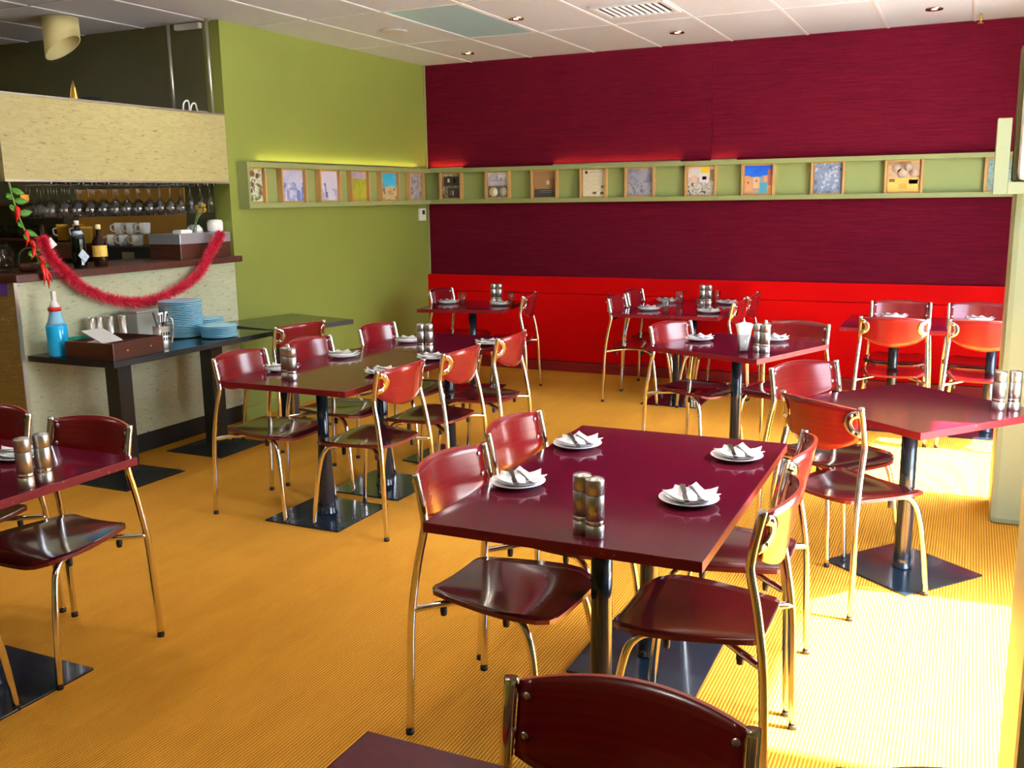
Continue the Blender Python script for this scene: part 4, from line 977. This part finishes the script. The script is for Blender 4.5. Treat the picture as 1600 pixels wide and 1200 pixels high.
# ------------------------------------------------------------------ garlands
g = [(3.94, 1.455), (3.97, 1.36), (4.07, 1.25), (4.24, 1.12), (4.48, 1.035), (4.72, 1.015), (4.99, 1.07), (5.18, 1.16), (5.32, 1.31), (5.43, 1.425)]
path = smooth_path([(XL+0.075, y, z) for y, z in g], 14)
b = MB(); b.tube(path, 0.006, 6)
for i in range(len(path)-1):
    p, q = path[i], path[i+1]; d = (q-p)
    dn = d.normalized(); A = dn.cross(Vector((1, 0, 0))).normalized(); B = dn.cross(A)
    for k in range(110):
        o_ = p+d*random.random(); a = random.uniform(0, 2*PI); ln = random.uniform(0.026, 0.046)*(1 if random.random() > 0.08 else 1.4)
        dv = (A*math.cos(a)+B*math.sin(a)+dn*random.uniform(-0.5, 0.5)).normalized()
        sd = dv.cross(Vector((random.random()-.5, random.random()-.5, random.random()-.5))).normalized()*0.0013
        e = o_+dv*ln+Vector((0, 0, -0.004))
        if e.x < XL+0.003: e.x = XL+0.003
        if o_.x < XL+0.003: continue
        vv = [b.b.verts.new(x_) for x_ in (o_-sd, o_+sd, e+sd*0.4, e-sd*0.4)]
        b.b.faces.new(vv)
me = bpy.data.meshes.new('tinsel_garland'); b.b.to_mesh(me); b.b.free(); me.materials.append(MAT['tinsel'])
o = bpy.data.objects.new('tinsel_garland', me); COL.objects.link(o)
tag(o, 'pink red tinsel garland swagged across the stone bar front', 'garland')
t = thing('chilli_garland', 'string of red chillies and green leaves hanging from canopy corner', 'garland', (XL+0.03, 3.84, 1.768))
sp = smooth_path([(0, -0.04, 0.0), (0.005, -0.03, -0.09), (0, -0.005, -0.18), (0.005, 0.03, -0.29), (0.01, 0.075, -0.40), (0.02, 0.105, -0.50)], 6)
MB().tube(sp, 0.006, 7).build('stem', 'stem', t)
for k, (i, dy, dz, ln, rr) in enumerate([(9, -0.015, -0.09, 1.0, 0.017), (17, -0.01, -0.10, 0.9, 0.014), (20, 0.03, -0.08, 0.8, 0.014), (25, 0.04, -0.06, 1.0, 0.013), (27, 0.0, -0.12, 1.1, 0.012), (28, 0.05, -0.10, 1.0, 0.012), (29, 0.02, -0.12, 1.0, 0.012), (22, -0.03, -0.08, 0.9, 0.013)]):
    p = sp[i]; e = p+Vector((0.015, dy, dz))*ln
    MB().tube([p+Vector((0.012, 0, 0)), p.lerp(e, 0.2)+Vector((0.016, 0, 0)), p.lerp(e, 0.6)+Vector((0.018, 0, 0)), e], [0.005, rr, rr*0.75, 0.002], 9).build('chilli', 'chilli', t)
for k in range(11):
    i = 3+int(k*2.4); p = sp[min(i, len(sp)-1)]; s = -1 if k % 2 else 1
    d = Vector((random.uniform(0.2, 0.7), s*random.uniform(0.6, 1.0), random.uniform(-0.5, 0.3))).normalized(); w = d.cross(Vector((1, 0, 0.4))).normalized()
    rows = [[p+d*0.075*u+w*(0.022*math.sin(PI*min(1, u*0.9+0.08)))*v+Vector((0.006*(1-v*v), 0, 0)) for v in (-1, 0, 1)] for u in (0, 0.25, 0.5, 0.75, 1.0)]
    MB().sheet(rows, lambda i, j: Vector((0.0015, 0, 0.0005))).build('leaf', 'leaf', t)

# ------------------------------------------------------------------ things on the black side table
S = ST
t = thing('spray_bottle', 'clear spray bottle of bright blue cleaner with red collar on side table', 'spray bottle', (-4.72, 3.872, S))
MB().lathe([(0.052, 0), (0.058, 0.012), (0.058, 0.175), (0.052, 0.185)], 24).build('body', 'blue_liquid', t)
MB().lathe([(0.053, 0.185), (0.044, 0.20), (0.032, 0.245), (0.030, 0.262)], 24).build('shoulder', 'blue_clear', t)
MB().lathe([(0.036, 0.262), (0.036, 0.283)], 20).build('collar', 'red_plastic', t)
MB().lathe([(0.030, 0.283), (0.022, 0.300), (0.013, 0.325)], 16).build('neck', 'white', t)
MB().box((-0.010, -0.011, 0.322), (0.010, 0.013, 0.375), bev=0.004).build('spray_head', 'white', t)
MB().box((-0.006, 0.013, 0.352), (0.006, 0.021, 0.372), bev=0.002).build('nozzle', 'amber', t)
# wooden box tray
t = thing('box_tray', 'dark wooden open box tray with brass studs on the side table', 'tray', (-4.45, 4.035, S), D(2))
b = MB()
W_, D_, H_ = 0.36, 0.385, 0.095
MB().box((-W_/2, -D_/2, 0), (W_/2, D_/2, 0.010)).build('bottom', 'dark_wood', t)
for lo, hi in (((W_/2-0.012, -D_/2, 0.010), (W_/2, D_/2, H_)), ((-W_/2, -D_/2, 0.010), (-W_/2+0.012, D_/2, H_)),
               ((-W_/2+0.012, -D_/2, 0.010), (W_/2-0.012, -D_/2+0.012, H_)), ((-W_/2+0.012, D_/2-0.012, 0.010), (W_/2-0.012, D_/2, H_))):
    MB().box(lo, hi, bev=0.0015).build('side', 'dark_wood', t)
MB().box((0.050, -D_/2+0.012, 0.010), (0.060, D_/2-0.012, H_-0.012)).build('divider', 'dark_wood', t)
for y in (-0.09, 0.09): MB().sphere((W_/2+0.002, y, 0.045), 0.006, u=8, v=6).build('stud', 'gold', t)
MB().box((W_/2-0.0005, -D_/2-0.0015, 0), (W_/2+0.002, -D_/2+0.0015, H_)).build('corner_strip', 'bolt', t)
# napkin stacks in the tray
for k in range(5):
    tag(MB().box((-0.085, -0.085, 0), (0.085, 0.085, 0.011), bev=0.002).build('napkin_pack', 'napkin', loc=(-4.515, 3.985, S+0.012), rot=(0.0, 0.0, 0.1+0.05*k)) if k < 1 else
        MB().box((-0.08, -0.08, 0), (0.08, 0.08, 0.012), bev=0.002).build('napkin_pack', 'napkin', loc=(-4.515, 3.985, S+0.0125+0.0125*k), rot=(0, 0, 0.1+0.05*k)),
        'folded white napkin in the wooden tray, %s from bottom of the pile' % ORD[k], 'napkin', 'napkins piled in the wooden tray')
tag(MB().box((-0.085, -0.075, 0), (0.085, 0.075, 0.004), mat=Matrix.Rotation(0.38, 4, 'Y')).build('menu_card', 'grille', loc=(-4.49, 3.985, S+0.112)), 'grey tilted card leaning on the napkins in the wooden tray', 'card')
tag(MB().lathe([(0.001, 0), (0.05, 0.004), (0.055, 0.03), (0.02, 0.04)], 16).build('pouch', 'black_satin', loc=(-4.36, 4.13, S+0.0105)), 'dark cloth bundle at rear of the wooden tray', 'cloth')
# green tray behind
t = thing('green_tray', 'teal green plastic tray leaning behind the spray bottle', 'tray', (-4.765, 4.075, S+0.001))
MB().box((-0.10, -0.125, 0), (0.10, 0.09, 0.008), bev=0.003).build('bottom', 'teal_plastic', t)
for lo, hi in (((0.088, -0.125, 0.008), (0.10, 0.09, 0.075)), ((-0.10, -0.125, 0.008), (-0.088, 0.09, 0.075)), ((-0.088, -0.125, 0.008), (0.088, -0.113, 0.075)), ((-0.088, 0.078, 0.008), (0.088, 0.09, 0.075))):
    MB().box(lo, hi, bev=0.002).build('rim', 'teal_plastic', t)
# steel beakers
BK = thing('steel_beaker', 'x', 'beaker', group='steel beakers on the side table')
MB().lathe([(0.022, 0), (0.024, 0.004), (0.026, 0.175), (0.0235, 0.175), (0.021, 0.008)], 20).build('body', 'satin', BK)
MB().lathe([(0.0270, 0.172), (0.0270, 0.177), (0.0245, 0.177), (0.0245, 0.172)], 20, cap=False).build('rim', 'chrome', BK)
index_kids(BK)
for i, (x, y, lb) in enumerate([(-4.83, 4.215, 'steel beaker nearest the spray bottle, against the stone front'), (-4.83, 4.273, 'second steel beaker from the spray bottle, against the stone front'), (-4.80, 4.330, 'third steel beaker from the spray bottle, against the stone front'), (-4.74, 4.375, 'steel beaker beside the clear plastic box')]):
    place_copy(BK, i > 0, (x, y, S), 0, lb, 'steel beakers on the side table')
# clear plastic box
t = thing('plastic_box', 'clear plastic storage box with lid behind the wooden tray', 'box', (-4.76, 4.36, S))
MAT['frost'] = plain('frosted_clear_plastic', (0.62, 0.64, 0.58), 0.25, trans=0.55)
MB().box((-0.07, 0.065, 0), (0.09, 0.235, 0.185), bev=0.010).build('body', 'frost', t)
MB().box((-0.060, 0.06, 0.185), (0.095, 0.24, 0.198), bev=0.004).build('lid', 'frost', t)
# cutlery caddy with cutlery
t = thing('cutlery_holder', 'perforated steel cutlery holder on corner of the wooden tray', 'holder', (-4.365, 4.315, S))
b = MB().lathe([(0.046, 0), (0.048, 0.004), (0.050, 0.135), (0.047, 0.135), (0.045, 0.008)], 24); b.build('body', 'satin', t)
for k in range(10):
    a = -0.8+0.28*(k % 5); z = 0.06+0.03*(k//5)
    MB().box((-0.004, -0.001, -0.010), (0.004, 0.0015, 0.010), mat=Matrix.Translation((0.0500*math.cos(a), 0.0500*math.sin(a), z)) @ Matrix.Rotation(a+PI/2, 4, 'Z')).build('slot', 'dark_hole', t)
MB().tube(smooth_path([(0.040, 0.035, 0.02), (0.048, 0.046, 0.10), (0.046, 0.048, 0.16), (0.040, 0.040, 0.178), (0.032, 0.032, 0.168)], 5), 0.004, 7).build('hook', 'chrome', t)
for k in range(8):
    a = k*PI/4+0.2; dx, dy = math.cos(a), math.sin(a)
    b = MB().tube([(0.012*dx, 0.012*dy, 0.012), (0.022*dx, 0.020*dy, 0.11), (0.034*dx, 0.034*dy, 0.155+0.012*(k % 3)), (0.042*dx, 0.042*dy, 0.195+0.012*(k % 3))], [0.004, 0.0035, 0.005, 0.007], 7, flat=0.45)
    tag(b.build('cutlery', 'black_satin' if k % 3 else 'steel', loc=(-4.365, 4.315, S)), ('dark' if k % 3 else 'steel')+' cutlery handle in the perforated holder, %s round from the window side' % ORD[k], 'cutlery', 'cutlery in the steel holder')
tag(MB().box((-0.001, -0.05, 0), (0.001, 0.05, 0.062), bev=0.0004).build('card', 'napkin', loc=(-4.56, 4.53, S+0.128), rot=(0, 0.0, 0.2)), 'white square card standing behind the cutlery holder', 'card').location.z = S+0.125
t = thing('card_stand', 'small dark stand holding the white card by the plates', 'stand', (-4.56, 4.53, S))
MB().box((-0.02, -0.04, 0), (0.02, 0.04, 0.008)).build('foot', 'black_satin', t)
MB().box((-0.004, -0.006, 0.008), (0.004, 0.006, 0.126)).build('post', 'black_satin', t)
# plate stacks: every plate a thing
def bigplate(r): return MB().lathe([(r*0.55, 0.0), (r*0.62, 0.0012), (r*0.985, 0.0095), (r, 0.011), (r*0.985, 0.0128), (r*0.62, 0.0050), (r*0.3, 0.0048)], 36)
BP = bigplate(0.138).mesh('plate', 'skylit_plate'); SP_ = bigplate(0.115).mesh('plate', 'skylit_plate')
for k in range(21):
    mob('plate', BP, (-4.63+random.uniform(-.003, .003), 4.755+random.uniform(-.003, .003), S+0.0112*k), random.random()*6, 'skylight-tinted white dinner plate in the tall stack, %s from the table top' % ORD[k], 'plate', 'tall stack of dinner plates')
for k in range(7):
    mob('plate', SP_, (-4.372+random.uniform(-.003, .003), 4.815+random.uniform(-.003, .003), S+0.0112*k), random.random()*6, 'skylight-tinted white plate in low stack at table edge, %s from the table top' % ORD[k], 'plate', 'low stack of plates at the table edge')
for k in range(8):
    mob('plate', SP_, (-4.66+random.uniform(-.003, .003), 5.015+random.uniform(-.003, .003), S+0.0112*k), random.random()*6, 'skylight-tinted white plate in low stack beside bar front, %s from the table top' % ORD[k], 'plate', 'low stack of plates beside the bar front')
